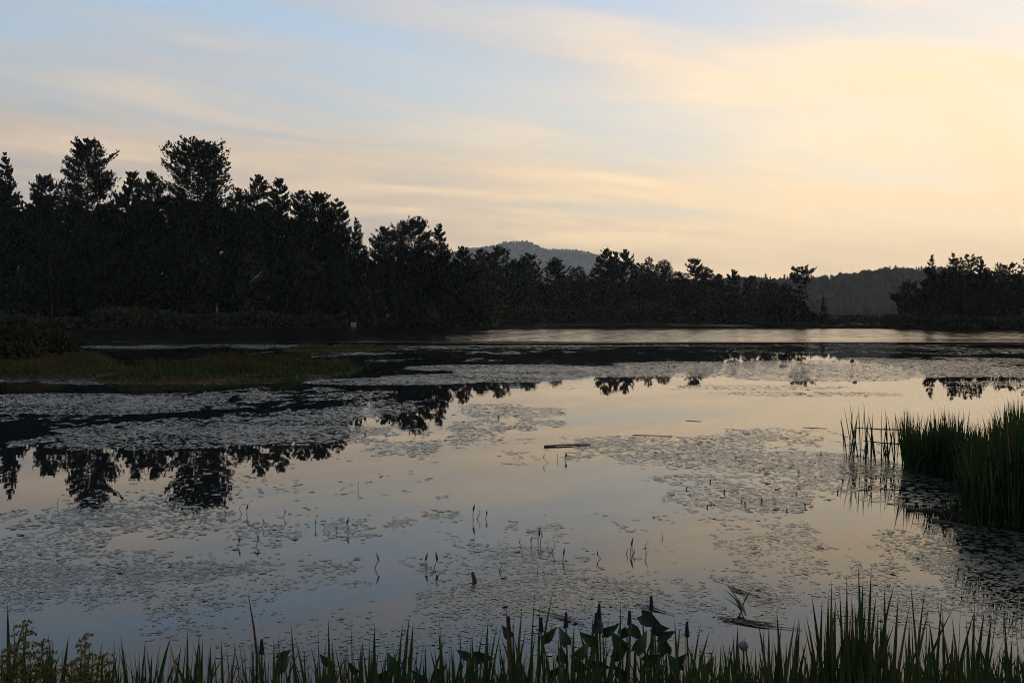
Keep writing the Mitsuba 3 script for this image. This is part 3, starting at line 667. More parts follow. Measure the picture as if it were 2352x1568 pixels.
# thin out where mats overlap: at most a pad per small cell
cell = np.round(CC / (RR[:, None] * 0 + np.interp(CC[:, 1], [7, 9.5, 11, 20, 60, 90], [.019, .022, .032, .040, .06, .11])[:, None])).astype(int)
_, first = np.unique(cell, axis=0, return_index=True); CC, RR = CC[first], RR[first]
iz = isl_z(CC[None, :, 0], CC[None, :, 1])[0]; ok = iz < -.02; CC, RR = CC[ok], RR[ok]
n = len(RR)
C3 = np.column_stack([CC, .0012 + r3.uniform(0, .003, n)]); rot = r3.uniform(0, 6.283, n); tilt = r3.normal(0, .03, (n, 2)); curl = np.where(r3.random(n) < .14, r3.uniform(.05, .30, n), 0.012)
seen = np.abs(CC[:, 0]) < .53 * CC[:, 1]
big = np.argsort(-(RR * RR / CC[:, 1] ** 3) * seen)[:300]; rest = np.setdiff1d(np.arange(n), big)
for i in big:
    u = 1176 + CC[i, 0] / CC[i, 1] * FOCAL; w = near_where(u).replace('at the foot of', 'behind').replace('around', 'behind').replace('at the', 'behind the')
    k = thing('lily_pad', 'small dark lily pad floating ' + w, 'lily pad', 'lily pads ' + w)
    j = np.array([i]); scene[k] = MB().add(*pad_mesh(C3[j], RR[j], rot[j], tilt[j], curl[j])).ply('pad_wax')
scene['lily_pads'] = MB().add(*pad_mesh(C3[rest], RR[rest], rot[rest], tilt[rest], curl[rest])).ply('pad_wax')
labels['lily_pads'] = {'label': 'mats of countless floating lily pads spread over the pond', 'category': 'lily pads', 'kind': 'stuff'}

# ---------------------------------------------------------------- cattails
def cattail(root, tip, nb, seed, label, group, mats=('cattail_green',) * 4 + ('cattail_olive',), width=.02, spread=.16, parts=True, mb=None, vary=.35):
    """Several long upright leaves from one foot; the tallest reaches tip."""
    r = np.random.default_rng(seed); root, tip = np.asarray(root), np.asarray(tip); h = tip[2] - root[2]
    k = thing('cattail', label, 'cattail', group) if parts else None
    for i in range(nb):
        hh = h if i == 0 else h * (1 - vary * r.random() ** .8)
        a = r.uniform(0, 6.283)
        lean = (tip - root)[:2] if i == 0 else (tip - root)[:2] * .5 + np.array([math.cos(a), math.sin(a) * .6]) * h * spread * r.uniform(.35, 1.5)
        m = mb if mb is not None else MB()
        b = root + np.array([r.normal(0, .018), r.normal(0, .018), 0])
        blade(m, b, lean, hh, width * r.uniform(.7, 1.15), r.normal(0, .75), r.uniform(.05, .5), 7, .22, kink=r.uniform(.55, .8) if (i > 1 and r.random() < .16) else None)
        if parts: part(k, 'leaf', m.ply(mats[r.integers(len(mats))] , 40))
    return k

r4 = np.random.default_rng(33); grp = 'cattails along the near bank'
TALL = [(1912, 1330, 5.6, 5, 'cattail at the left of the tall clump'), (1935, 1345, 5.5, 5, None), (1955, 1318, 5.4, 6, None), (1972, 1290, 5.5, 6, 'tallest cattail of the dense clump standing out of the near bank right of centre'), (1990, 1330, 5.6, 5, None), (2008, 1296, 5.7, 5, 'thin cattail leaf tip at the right of the tall clump on the near bank'),
        (1950, 1400, 5.3, 7, None), (1980, 1400, 5.3, 7, None), (1925, 1420, 5.2, 6, None), (1965, 1450, 5.2, 8, None), (1945, 1372, 5.35, 7, None), (1962, 1360, 5.4, 7, None), (1985, 1372, 5.4, 7, None), (1930, 1395, 5.3, 7, None), (2010, 1400, 5.3, 6, None), (2000, 1430, 5.25, 6, None)]
for i, (u, vt, D, nb, lb) in enumerate(TALL):
    rt = at(u + r4.uniform(-22, 22), 1600, D); rt[2] = max(float(bank_z(np.array([[rt[0]]]), np.array([[D]]))[0, 0]), -.05) - .03
    cattail(rt, at(u, vt, D + r4.uniform(-.1, .2)), nb, 700 + i, 'cattail in the tall dense clump on the near bank right of centre', 'cattails of the tall clump', width=.026, spread=.11, vary=.22)
TIPS = [(1166, 1376), (1190, 1388), (1245, 1352), (1236, 1380), (1000, 1392), (1440, 1376), (1112, 1420), (1060, 1440), (930, 1415), (955, 1428), (870, 1430), (820, 1420), (720, 1412), (752, 1408), (663, 1425), (640, 1440),
        (588, 1470), (500, 1455), (445, 1440), (430, 1460), (390, 1462), (462, 1470), (486, 1480), (275, 1452), (240, 1470), (262, 1490), (60, 1420), (28, 1425), (8, 1380), (150, 1455), (205, 1490), (110, 1450),
        (1500, 1400), (1540, 1420), (1400, 1400), (1350, 1420), (1310, 1425), (1610, 1425), (1640, 1440), (1565, 1440), (1700, 1432), (1732, 1420), (1758, 1424), (1786, 1400), (1812, 1430), (1836, 1410), (1862, 1408), (1885, 1370),
        (2035, 1340), (2062, 1362), (2098, 1330), (2120, 1340), (2142, 1395), (2160, 1398), (2185, 1410), (2212, 1372), (2232, 1400), (2258, 1395), (2292, 1360), (2318, 1405), (2338, 1420), (2350, 1440), (2080, 1420), (2135, 1440), (2200, 1450), (2275, 1440),
        (1130, 1470), (1080, 1480), (1020, 1462), (985, 1470), (900, 1475), (850, 1470), (800, 1478), (770, 1490), (700, 1482), (1285, 1450), (1465, 1450), (1590, 1470), (1670, 1475), (1770, 1470), (1850, 1465), (2050, 1450), (2110, 1480), (2180, 1490), (2250, 1480), (2310, 1490), (1900, 1450), (320, 1520), (180, 1520), (560, 1530), (610, 1500)]
lbn = 'slender green cattail in the fringe of leaves along the near bank'
for i, (u, vt) in enumerate(TIPS):
    D = r4.uniform(5.1, 6.1); rt = at(u + r4.normal(0, 30), 1600, D); rt[2] = max(float(bank_z(np.array([[rt[0]]]), np.array([[D]]))[0, 0]), -.05) - .03
    cattail(rt, at(u, vt, D + r4.uniform(-.15, .15)), int(r4.integers(4, 7)), 730 + i, 'slender green cattail of the near bank ' + near_where(u), 'cattails ' + near_where(u), width=.024, spread=.19, mats=('cattail_green', 'cattail_green', 'cattail_green', 'cattail_olive', 'cattail_dry') if i % 3 == 0 else ('cattail_green',) * 5 + ('cattail_olive',))
for i in range(66):
    u = r4.choice([r4.uniform(980, 2360), r4.uniform(1600, 2360), r4.uniform(640, 2360)]); D = r4.uniform(4.6, 5.5); rt = at(u, 1600, D); rt[2] = max(float(bank_z(np.array([[rt[0]]]), np.array([[D]]))[0, 0]), -.05) - .03
    cattail(rt, at(u + r4.normal(0, 30), r4.uniform(1455, 1545), D), 5, 860 + i, 'slender green cattail of the near bank ' + near_where(u), 'cattails ' + near_where(u), width=.022, spread=.2)
# low leaves between their feet
mb = MB(); r6 = np.random.default_rng(46)
for i in range(800):
    u = r6.choice([r6.uniform(1000, 1620), r6.uniform(1580, 2420), r6.uniform(1700, 2420), r6.uniform(380, 1000), r6.uniform(-60, 380)], p=[.27, .26, .20, .14, .13]); D = r6.uniform(4.5, 5.9); rt = at(u, 1600, D); rt[2] = max(float(bank_z(np.array([[rt[0]]]), np.array([[D]]))[0, 0]), -.05) - .03
    cattail(rt, at(u + r6.normal(0, 30), r6.uniform(1462, 1572), D), 5, 3000 + i, None, None, width=.022 if i % 2 else .011, spread=.24, parts=False, mb=mb)
scene['bank_leaves'] = mb.ply('cattail_green', 40); labels['bank_leaves'] = {'label': 'low tangle of leaves at the feet of the near cattails', 'category': 'leaves', 'kind': 'stuff'}
# short bank grass
n = 15000; x = r4.uniform(-3.4, 3.6, n); y = r4.uniform(3.6, 5.5, n); keep = r4.random(n) < np.interp(x, [-3, -2.1, -1.6, -.9, 0, 3], [.8, .5, .1, .25, .9, 1]); x, y = x[keep], y[keep]
zb = bank_z(x[None], y[None])[0]; hts = np.minimum(r4.uniform(.2, .62, len(x)), CAM_H - y * .335 + .10 - zb); hts = np.clip(hts, .1, 1) * r4.uniform(.75, 1.1, len(x))
grass_field('bank_grass', np.column_stack([x, y, zb]), hts, .009, 34, 'cattail_green', 'fine green grass at the foot of the cattails on the near bank', .18)

# the stand on the right
grp = 'cattails at the edge of the right-hand stand'
SPARSE = [(1943, 1052, 952), (1950, 1056, 935), (1962, 1054, 925), (1975, 1058, 928), (1990, 1056, 922), (2000, 1060, 945), (2012, 1062, 950), (2026, 1060, 936), (2040, 1058, 938), (2052, 1062, 942), (2060, 1056, 960), (1985, 1064, 1010), (2030, 1064, 1012), (2045, 1066, 1000), (1955, 1060, 1000)]
for i, (u, vb, vt) in enumerate(SPARSE):
    b = on_water(u, vb); b[2] = -.06
    cattail(b, at(u + r4.normal(0, 10), vt, b[1]), 3, 900 + i, 'cattail in the thin open row at the left end of the right-hand stand', 'cattails of the thin open row', width=.022, spread=.14, mats=('cattail_green',))
for i in range(95):
    if i < 45:
        u = r4.uniform(2075, 2225); vb = np.interp(u, [2075, 2130, 2225], [1066, 1080, 1105]) + r4.uniform(-12, 16); vt = np.interp(u, [2075, 2085, 2130, 2160, 2210, 2230], [935, 922, 945, 920, 930, 960]) + abs(r4.normal(0, 28))
    else:
        u = r4.uniform(2222, 2375); vb = r4.uniform(1120, 1212); vt = np.interp(u, [2215, 2245, 2290, 2352, 2400], [985, 945, 925, 888, 880]) + abs(r4.normal(0, 30)) + (vb - 1120) * .25
    b = on_water(u, vb); b[2] = -.05
    cattail(b, at(u + r4.normal(0, 10), vt, b[1]), 5, 930 + i, 'dark green cattail in the dense stand at the right edge of the pond', grp, width=.022, spread=.17, mats=('cattail_green',) * 7 + ('cattail_olive', 'cattail_dry'))
mb = MB(); r5 = np.random.default_rng(44)
for i in range(620):
    t = r5.random()
    if t < .2: u = r5.uniform(2090, 2230); vb = np.interp(u, [2090, 2230], [1068, 1090]) + r5.uniform(-10, 20); vt = np.interp(u, [2085, 2130, 2160, 2210, 2230], [960, 965, 935, 945, 975]) + abs(r5.normal(0, 40))
    else: u = r5.uniform(2218, 2620); vb = r5.uniform(1085, 1212); vt = np.interp(u, [2215, 2245, 2290, 2352, 2620], [1000, 955, 935, 898, 870]) + abs(r5.normal(0, 40)) + (vb - 1120) * .25
    b = on_water(u, vb); b[2] = -.05
    cattail(b, at(u + r5.normal(0, 14), vt, b[1]), 6, 2000 + i, None, None, width=.024, spread=.15, parts=False, mb=mb)
scene['cattails'] = mb.ply('cattail_green', 40); labels['cattails'] = {'label': 'dense dark mass of cattails filling the right edge of the pond', 'category': 'cattails', 'kind': 'stuff'}
for i, (u, vb, vt, lb) in enumerate([(2133, 1190, 1140, 'small young cattail tuft standing alone in front of the right-hand stand'), (2194, 1195, 1075, 'taller cattail tuft rising from the dead stalks before the right-hand stand'), (2186, 1192, 1125, 'short cattail tuft beside the tangle of dead stalks')]):
    b = on_water(u, vb); b[2] = -.05; cattail(b, at(u, vt, b[1]), 7, 1100 + i, lb, None, width=.016, spread=.3, mats=('cattail_green',))

# ---------------------------------------------------------------- pickerelweed out in the water
HEART = np.array([[0, 0], [.22, -.16], [.42, -.05], [.44, .18], [.34, .45], [.18, .75], [0, 1.]])
def heart(mb, base, axis, side, ln, wd, fold=.25, curl=.25):
    """A heart-shaped leaf from its stalk's end: folded along the midrib, the tip curling down."""
    axis, side = unit(np.asarray(axis, float)), unit(np.asarray(side, float)); nr = np.cross(axis, side); v = []
    for t in np.linspace(-.0, 1, 6): v.append(base + axis * ln * t - nr * ln * curl * t * t)
    ys = np.linspace(0, 1, 6); prof = np.interp(ys, [0, .15, .4, .7, 1], [.30, .5, .42, .22, .0])
    lob = np.array([-.16, -.04, 0, 0, 0, 0])
    for s in (-1, 1):
        for t, w, l in zip(ys, prof, lob): v.append(base + axis * ln * (t + l) + side * s * wd * w + nr * (wd * w * fold - ln * curl * t * t))
    f = []
    for q, o in ((0, 6), (1, 12)):
        for i in range(5): f.append([i, o + i, o + i + 1, i + 1] if q else [i, i + 1, o + i + 1, o + i])
    mb.add(np.array(v), f)


def stalk_leaf(b, tip, kind, seed, label, group=None, name='pickerelweed', cat='water plant', bendpx=0):
    r = np.random.default_rng(seed); k = thing(name, label, cat, group); h = tip[2]; leafL = min(.55 * h, r.uniform(.09, .15))
    a = r.uniform(0, 6.283); joint = tip - np.array([math.cos(a) * leafL * .25, 0, leafL * .95]); mid = (b + joint) / 2 + np.array([r.normal(0, .05 * h) + bendpx, 0, 0])
    mb = MB(); tube(mb, [b - [0, 0, .1], b, mid, joint], [.0045, .0045, .004, .003], 5); part(k, 'stalk', mb.ply('pickerel_leaf', 50))
    mb = MB(); heart(mb, joint, tip - joint + 1e-4, [math.cos(a + 1.2), math.sin(a + 1.2), 0], leafL, leafL * (.50 if kind == 'heart' else .28), .35, .12); part(k, 'leaf', mb.ply('pickerel_leaf', 60))
STALKS = [  # u, base v, tip v, label or None
    (133, 1161, 1137, 'leaning red-tinged pickerelweed leaf left of the tall pine reflection'), (160, 1164, 1150, None), (82, 1186, 1178, None), (517, 1186, 1167, None), (472, 1190, 1170, None), (555, 1181, 1157, None), (567, 1181, 1154, 'taller of two upright pickerelweed leaves right of the round pine reflection'),
    (600, 1210, 1188, None), (649, 1188, 1167, None), (724, 1212, 1191, None), (742, 1218, 1205, None), (795, 1218, 1185, None), (773, 1222, 1205, None), (822, 1125, 1100, 'single upright leaf alone in open water above the left lily mats'), (546, 1255, 1231, None), (588, 1253, 1226, None),
    (1087, 1192, 1155, 'tallest of three pickerelweed leaves in the centre lily mat'), (1096, 1191, 1164, 'middle one of three pickerelweed leaves in the centre lily mat'), (1114, 1192, 1170, 'leaning right one of three pickerelweed leaves in the centre lily mat'), (861, 1305, 1266, 'straight pickerelweed stalk left of the red stump'), (979, 1302, 1266, 'left one of a pair of pickerelweed stalks left of the red stump'), (998, 1304, 1265, 'right one of a pair of pickerelweed stalks nearest the red stump'),
    (1146, 1312, 1283, 'bent pickerelweed stalk just right of the red stump'), (1198, 1255, 1236, None), (1220, 1257, 1228, None), (1236, 1246, 1212, None), (1241, 1247, 1213, None), (1266, 1270, 1232, 'tall straight pickerelweed leaf right of centre'), (1263, 1272, 1246, None), (1292, 1286, 1256, None), (1235, 1316, 1300, None), (1251, 1318, 1302, None), (1380, 1283, 1263, None),
    (1439, 1272, 1252, None), (1448, 1273, 1255, None), (1456, 1270, 1232, None), (1484, 1271, 1238, 'pickerelweed leaf leaning right at the right of its loose group'), (1452, 1275, 1258, None), (1522, 1236, 1218, None), (807, 980, 958, None), (816, 981, 956, None), (833, 980, 953, None), (843, 979, 953, None), (825, 983, 966, None), (950, 986, 965, None), (945, 986, 975, None), (568, 1006, 990, None), (574, 1006, 993, None), (562, 1007, 994, None),
    (1141, 972, 953, None), (1258, 1062, 1038, None), (1281, 1055, 1040, None), (1296, 1057, 1036, None), (1301, 1058, 1039, None), (1186, 872, 853, None), (1192, 871, 855, None), (1196, 873, 851, None), (1203, 872, 856, None), (1208, 871, 851, None), (1213, 872, 853, None), (1536, 851, 838, None), (1541, 851, 839, None), (1545, 851, 838, None), (1858, 841, 832, None), (1863, 842, 831, None), (1868, 842, 833, None)]
lbs = {0: 'thin pickerelweed stalk with one narrow leaf standing among the nearer lily pads', 1: 'small upright pickerelweed leaf in the small clumps of the farther water'}
for i, (u, vb, vt, lb) in enumerate(STALKS):
    b = on_water(u, vb); tip = at(u + (r4.normal(0, 4) if not lb else 3), vt, b[1]); q = 0 if vb > 1030 else 1
    stalk_leaf(b, tip, 'narrow' if q == 0 else 'heart', 1200 + i, lb or lbs[q], None if lb else ('pickerelweed stalks among the nearer pads', 'pickerelweed in the farther water')[q])
# upright lily leaves and buds in the right mats
BUDS = [(380, 830), (935, 768), (230, 875), (468, 895), (577, 955), (700, 955), (920, 905), (975, 985), (1180, 897), (1515, 925), (360, 988), (598, 975), (860, 1010), (1375, 865), (1690, 865), (1540, 868), (1210, 825), (1075, 650), (1450, 820), (1300, 790), (1600, 770), (1530, 745), (1420, 800), (1640, 800)]
for i, (x, y) in enumerate(BUDS):
    u, v = 1493 + x * .3652, 804 + y * .3652; b = on_water(u, v); r = np.random.default_rng(1300 + i); h = r.uniform(.035, .06); k = thing('lily_bud', 'dark upright bud standing out of the lily pads on the right of the pond', 'lily bud', 'buds in the right lily mats')
    mb = MB(); tube(mb, [b - [0, 0, .03], b + [0, 0, h * .35], b + [0, 0, h * .6], b + [.004, 0, h]], [.004, .009, .013, .003], 7); scene[k] = mb.ply('pickerel_leaf', 60)

# ---------------------------------------------------------------- logs, sticks and fallen reeds
def log(name, a, b, r, mat, label, cat='log', bend=.0, n=8, lift=.02):
    p, q = on_water(*a), on_water(*b); m = (p + q) / 2 + [0, 0, bend]; rr = np.random.default_rng(int(a[0])); pts = [p + (q - p) * t + [0, rr.normal(0, .25 * r), lift + bend * math.sin(3.14 * t) + rr.normal(0, .12 * r)] for t in np.linspace(0, 1, 8)]
    return stick_thing(name, pts, r * np.linspace(1, .7, 8) * rr.uniform(.85, 1.15, 8), mat, label, cat, n=n)
log('log', (1250, 1026), (1356, 1022), .018, 'driftwood', 'straight brown log floating in open water at centre right', bend=.01, lift=.012)
log('stick', (1453, 999), (1546, 1002), .007, 'driftwood', 'thin floating stick beyond the brown log', 'stick', lift=.008)
log('stick', (1575, 966), (1612, 968), .006, 'driftwood', 'short floating stick farthest out in the open water', 'stick', lift=.008)
log('stick', (1845, 982), (1900, 984), .006, 'driftwood', 'short floating stick left of the thin cattail row', 'stick', lift=.008)
for (a, za), (b, zb), lb in (((1962, 982), .42), ((2085, 987), .38), 'upper fallen reed stalk lying across the thin cattail row'), (((1983, 1012), .25), ((2075, 1020), .18), 'lower fallen reed stalk lying across the thin cattail row'):
    stick_thing('fallen_reed', [at(*a, 17.6), at((a[0] + b[0]) / 2, (a[1] + b[1]) / 2 + 1, 17.6), at(*b, 17.5)], [.008, .012, .013], 'reed_straw', lb, 'reed stalk')
log('log', (2080, 1170), (2205, 1177), .03, 'driftwood', 'dark half-sunk log at the foot of the right-hand stand, farther one', lift=.01)
log('log', (2142, 1198), (2228, 1211), .03, 'driftwood', 'dark half-sunk log at the foot of the right-hand stand, nearer one', lift=.01)
k = thing('dead_stalks', 'tangle of dead brown stalks at the left foot of the right-hand stand', 'dead stalks'); r = np.random.default_rng(50); mb = MB()
for i in range(26):
    p = on_water(r.uniform(2160, 2212), r.uniform(1180, 1197)); q = p + [r.normal(0, .14), r.normal(0, .12), r.uniform(.0, .22)]; tube(mb, [p - [0, 0, .03], (p + q) / 2 + [0, 0, .05], q], [.008, .008, .003], 4)
scene[k] = mb.ply('driftwood')
REEDS = [((1228, 1403), (1362, 1446), 'pale bundle of fallen reeds floating left of the violet spikes'), ((1462, 1388), (1545, 1412), 'short pale bundle of fallen reeds behind the violet spikes'), ((1652, 1418), (1822, 1440), 'long dark bundle of fallen reeds floating before the near bank on the right'), ((1660, 1427), (1838, 1450), 'second dark bundle of fallen reeds just below the long one'), ((1664, 1346), (1738, 1374), 'dark fallen reeds floating farther out on the right'), ((1740, 1384), (1790, 1372), 'single pale floating reed right of the uprooted plant')]
for i, (a, b, lb) in enumerate(REEDS):
    r = np.random.default_rng(1400 + i); k = thing('fallen_reeds', lb, 'reeds'); nst = 1 if i == 5 else 3
    for j in range(nst):
        p, q = on_water(*a), on_water(*b); d = q - p; s0, s1 = sorted(r.uniform(0, 1, 2)) if j else (0, 1); s0, s1 = min(s0, .3), max(s1, .72); o = np.array([r.normal(0, .02), r.normal(0, .025), .006 + r.uniform(0, .008)]); w = np.array([r.normal(0, .03), r.normal(0, .04), 0])
        mb = MB(); tube(mb, [p + d * s0 + o, p + d * (s0 + s1) / 2 + o + [0, 0, .004], p + d * s1 + o + w], [.003, .0045, .002], 6); part(k, 'stem', mb.ply('reed_straw' if i in (0, 1, 5) else 'driftwood', 50))
# uprooted plant
c = on_water(1703, 1404); k = thing('uprooted_plant', 'uprooted reed clump with a pale root end floating on the right', 'plant'); mb = MB(); r = np.random.default_rng(61)
for j in range(7): blade(mb, c + [0, 0, .0], [r.uniform(-.28, .10) + .12 * (j > 3), r.uniform(.0, .25)], r.uniform(.08, .20), .014, r.normal(0, .6), .7, 6)
part(k, 'leaf', mb.ply('cattail_green', 40)); mb = MB(); tube(mb, [c + [.0, -.16, .02], c + [0, -.05, .05], c + [-.01, .08, .08]], [.007, .016, .011], 8); part(k, 'root', mb.ply('reed_straw', 50), 'pale bare root end')
# red stump
c = on_water(1088, 1335); k = thing('stump', 'short red wooden stump standing out of the water before the near bank', 'stump'); mb = MB()
tube(mb, [c + [.02, 0, -.15], c + [.012, 0, .0], c + [.0, 0, .05], c + [-.012, 0, .085]], [.026, .024, .019, .015], 9); part(k, 'post', mb.ply('red_wood', 50)); mb = MB(); tube(mb, [c + [-.012, 0, .085], c + [-.017, 0, .092]], [.016, .012], 9); part(k, 'broken_top', mb.ply('dark_stem'))
# marker on a stake in the far mats
b = on_water(1957, 846); k = thing('marker_stake', 'thin stake with a small dark square top in the far lily mats', 'stake'); mb = MB(); tube(mb, [b - [0, 0, .2], b + [0, 0, .3]], [.015, .012], 6); part(k, 'stake', mb.ply('driftwood', 50))
m = trimesh.creation.box([.15, .10, .15]); m.apply_translation(b + [0, 0, .36]); part(k, 'block', mikit.ply(m, 'driftwood'))
stick_thing('stick', [at(838, 800, 72), at(846, 797, 72), at(852, 793, 72)], [.03, .02, .008], 'driftwood', 'bare stick rising behind the sedge islands', 'stick')

# ---------------------------------------------------------------- plants of the near bank
def bank_root(u, D): p = at(u, 1600, D); p[2] = max(float(bank_z(np.array([[p[0]]]), np.array([[D]]))[0, 0]), -.05) - .03; return p
def spike_plant(u, vt, D, seed, label, spike=True, leaves=2, group=None, lv=None):
    r = np.random.default_rng(seed); k = thing('flowering_pickerelweed' if spike else 'broad_pickerelweed', label, 'water plant', group); b = bank_root(u + r.normal(0, 10), D)
    if spike:
        tip = at(u, vt, D); s0 = tip - [0, 0, .095]; mb = MB(); tube(mb, [b, (b + s0) / 2 + [.01, 0, 0], s0], [.007, .006, .005], 6); part(k, 'stalk', mb.ply('pickerel_leaf', 50))
        mb = MB(); tube(mb, [s0, s0 + [0, 0, .05], tip - [0, 0, .004]], [.007, .006, .002], 6)
        for i in range(90):
            t = i / 90; a = i * 2.4; rr = .0095 * (1 - .65 * t) + .002; p = s0 + [math.cos(a) * rr, math.sin(a) * rr, t * .088 + .002]
            o = trimesh.creation.icosphere(subdivisions=0, radius=.0052 * (1 - .4 * t) * r.uniform(.7, 1.2)); mb.add(o.vertices * [1, 1, 1.3] + p, o.faces)
        part(k, 'flower_spike', mb.ply('violet'), 'violet flower spike')
    for (lu, lvv, ang, L) in (lv or []):
        j = at(lu, lvv, D + r.uniform(-.1, .15)); mb = MB(); tube(mb, [b, (b + j) / 2 + [r.normal(0, .02), 0, .02], j], [.007, .006, .004], 6); part(k, 'leaf_stalk', mb.ply('pickerel_leaf', 50))
        mb = MB(); ax = np.array([math.cos(ang), r.uniform(-.35, .25), math.sin(ang)]); sd = np.cross(ax, [0.1 * r.normal(), 1, .25 + .2 * r.normal()]); heart(mb, j, ax, sd, L * .88, L * .62, .3, .3); part(k, 'leaf', mb.ply('pickerel_leaf', 60))
SPK = [(1168, 1412, 5.9, 'violet-spiked pickerelweed furthest left, beside the tall cattail leaves', [(1172, 1462, 2.2, .10)]), (1243, 1415, 6.0, 'violet-spiked pickerelweed right of the leftmost spike', [(1248, 1468, .6, .13)]), (1300, 1404, 5.9, 'violet-spiked pickerelweed over the fallen pale reeds', [(1302, 1478, 2.0, .12)]), (1376, 1384, 5.9, 'tall violet-spiked pickerelweed with folded leaves, third from the right', [(1372, 1450, 1.4, .12), (1385, 1452, .35, .13)]), (1369, 1405, 5.8, 'short violet spike pressed against the tall third one', [(1366, 1475, 2.6, .12)]), (1446, 1399, 5.9, 'violet-spiked pickerelweed above a drooping round leaf', [(1450, 1440, -.9, .12), (1440, 1445, -2.1, .10)]), (1496, 1366, 5.9, 'tallest violet-spiked pickerelweed, with a broad leaf spreading right', [(1475, 1412, -.55, .16), (1500, 1440, -.2, .12)]), (1504, 1418, 5.8, 'short violet spike just right of the tallest spike', [(1512, 1462, .3, .12)]), (1578, 1425, 5.8, 'small violet spike near the grassy middle of the bank', []), (601, 1465, 5.8, 'dark reddish flower spike beside the tall dead stalk', [(640, 1510, .5, .10)])]
for i, (u, vt, D, lb, lv) in enumerate(SPK): spike_plant(u, vt, D, 1500 + i, lb, True, group=None, lv=lv)
BRL = [(1090, 1488, -.25, .13), (1075, 1490, 2.6, .09), (910, 1520, 2.2, .13), (1290, 1500, 1.6, .11), (1325, 1490, .8, .12), (1340, 1520, 2.4, .13), (1410, 1490, .6, .14), (1430, 1470, 2.2, .14), (1460, 1475, .9, .15), (1480, 1500, .3, .14), (1530, 1480, 1.9, .13), (1545, 1505, .5, .13), (1390, 1520, 2.8, .14), (1260, 1530, .4, .12), (870, 1540, .6, .10), (820, 1525, 2.4, .09), (640, 1520, .8, .11), (755, 1505, 2.4, .09), (1000, 1530, .5, .10), (1560, 1520, 2.2, .12), (1620, 1520, .8, .12), (1350, 1545, .7, .13), (1440, 1540, 2.5, .13), (1180, 1540, 1.2, .11), (975, 1550, 2.5, .12)]
for i, (u, v, a, L) in enumerate(BRL): spike_plant(u, v, r4.uniform(5.5, 5.9), 1560 + i, 'broad heart-shaped pickerelweed leaf ' + near_where(u), False, group='broad pickerelweed leaves ' + near_where(u), lv=[(u, v + 18, a, L)])
# tall dead stalk, thin stems, round seed head
stick_thing('dead_stalk', [bank_root(590, 5.6), at(590, 1500, 5.6), at(583, 1440, 5.6), at(571, 1368, 5.6)], [.009, .008, .006, .002], 'dark_stem', 'tall thin dark dead stalk rising from the left part of the near bank', 'stalk')
for i, (u, vt, lu) in enumerate([(550, 1478, 565), (640, 1470, 630), (535, 1475, 560), (655, 1480, 640), (520, 1490, 530)]):
    stick_thing('thin_stem', [bank_root(lu, 5.5), at((u + lu) / 2, 1530, 5.5), at(u, vt, 5.5)], [.004, .003, .001], 'dark_stem', 'thin leafless reddish stem near the tall dead stalk', 'stem', 'thin stems near the dead stalk')
k = thing('seed_head', 'round grey seed head on a stalk among the cattails right of centre', 'seed head'); c = at(1708, 1482, 5.5); mb = MB(); tube(mb, [bank_root(1712, 5.5), c], [.006, .005], 6); part(k, 'stalk', mb.ply('dark_stem', 50))
m = trimesh.creation.icosphere(subdivisions=3, radius=.027); m.vertices *= (1 + .10 * (np.random.default_rng(2).random((len(m.vertices), 1)) - .5)); m.apply_translation(c); part(k, 'ball', mikit.ply(m, 'grey_seed', 60))
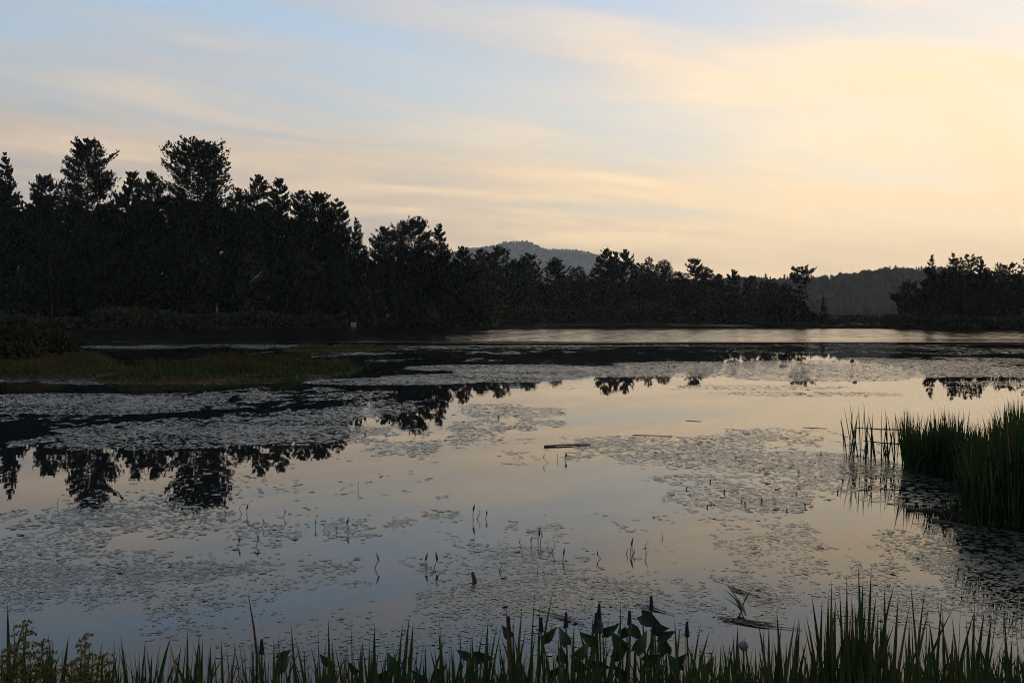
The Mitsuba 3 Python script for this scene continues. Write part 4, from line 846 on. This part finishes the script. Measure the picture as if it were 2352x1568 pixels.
# goldenrod
def goldenrod(u, vt, D, seed, label):
    r = np.random.default_rng(seed); k = thing('goldenrod', label, 'goldenrod'); b = bank_root(u + r.normal(0, 14), D); tip = at(u, vt, D); h = tip[2] - b[2]; mb = MB(); ax = [b, b + (tip - b) * .5 + [.01, 0, 0], tip]; tube(mb, ax, [.006, .005, .002], 6); part(k, 'stem', mb.ply('goldenrod_leaf', 50))
    lf, fl = MB(), MB()
    for i in range(66):
        t = r.uniform(.25, .82); p = b + (tip - b) * t; a = r.uniform(0, 6.283); L = r.uniform(.07, .12); blade(lf, p, [math.cos(a) * L, math.sin(a) * L], r.uniform(-.02, .05), .014, a + 1.57, .3, 4)
    for i in range(30):
        t = .58 + .42 * i / 30; p = b + (tip - b) * t; a = i * 2.4 + r.uniform(-.4, .4); L = .17 * (1.04 - t) / .46 * r.uniform(.7, 1.2) + .02
        for s in np.linspace(.1, 1, int(10 + L * 90)):
            q = p + np.array([math.cos(a) * L * s, math.sin(a) * L * s, L * (.75 * s - .75 * s * s)]) + r.normal(0, .004, 3); o = unit(r.normal(0, 1, (2, 3)))
            fl.add(*quads(q[None] + r.normal(0, .003, (3, 3)), unit(r.normal(0, 1, (3, 3)) + [0, 0, 1]), unit(r.normal(0, 1, (3, 3))), np.full(3, .014), np.full(3, .008)))
    part(k, 'leaves', lf.ply('goldenrod_leaf', 40)); part(k, 'plume', fl.ply('goldenrod_bloom'), 'yellowish flower plume')
for i, (u, vt, D, lb) in enumerate([(52, 1425, 4.9, 'tallest goldenrod plume near the left corner of the near bank'), (95, 1470, 4.9, 'goldenrod just right of the tallest plume in the left corner'), (20, 1480, 4.8, 'goldenrod cut by the left edge of the picture'), (195, 1455, 5.0, 'goldenrod with a slim plume, second tall one from the left'), (235, 1500, 4.9, 'low goldenrod right of the slim plume'), (165, 1515, 4.8, 'lowest goldenrod between the two tall plumes')]): goldenrod(u, vt, D, 1700 + i, lb)

# ---------------------------------------------------------------- the air
scene['haze_skin'] = {'type': 'null'}
scene['haze'] = {'type': 'cube', 'to_world': T().translate([0, 3400, 278]) @ T().scale([5600, 5450, 280.3]), 'bsdf': {'type': 'ref', 'id': 'haze_skin'}, 'interior': {'type': 'ref', 'id': 'air'}}
labels['haze'] = {'label': 'thin evening haze in the air over the pond and hills', 'category': 'haze', 'kind': 'stuff'}
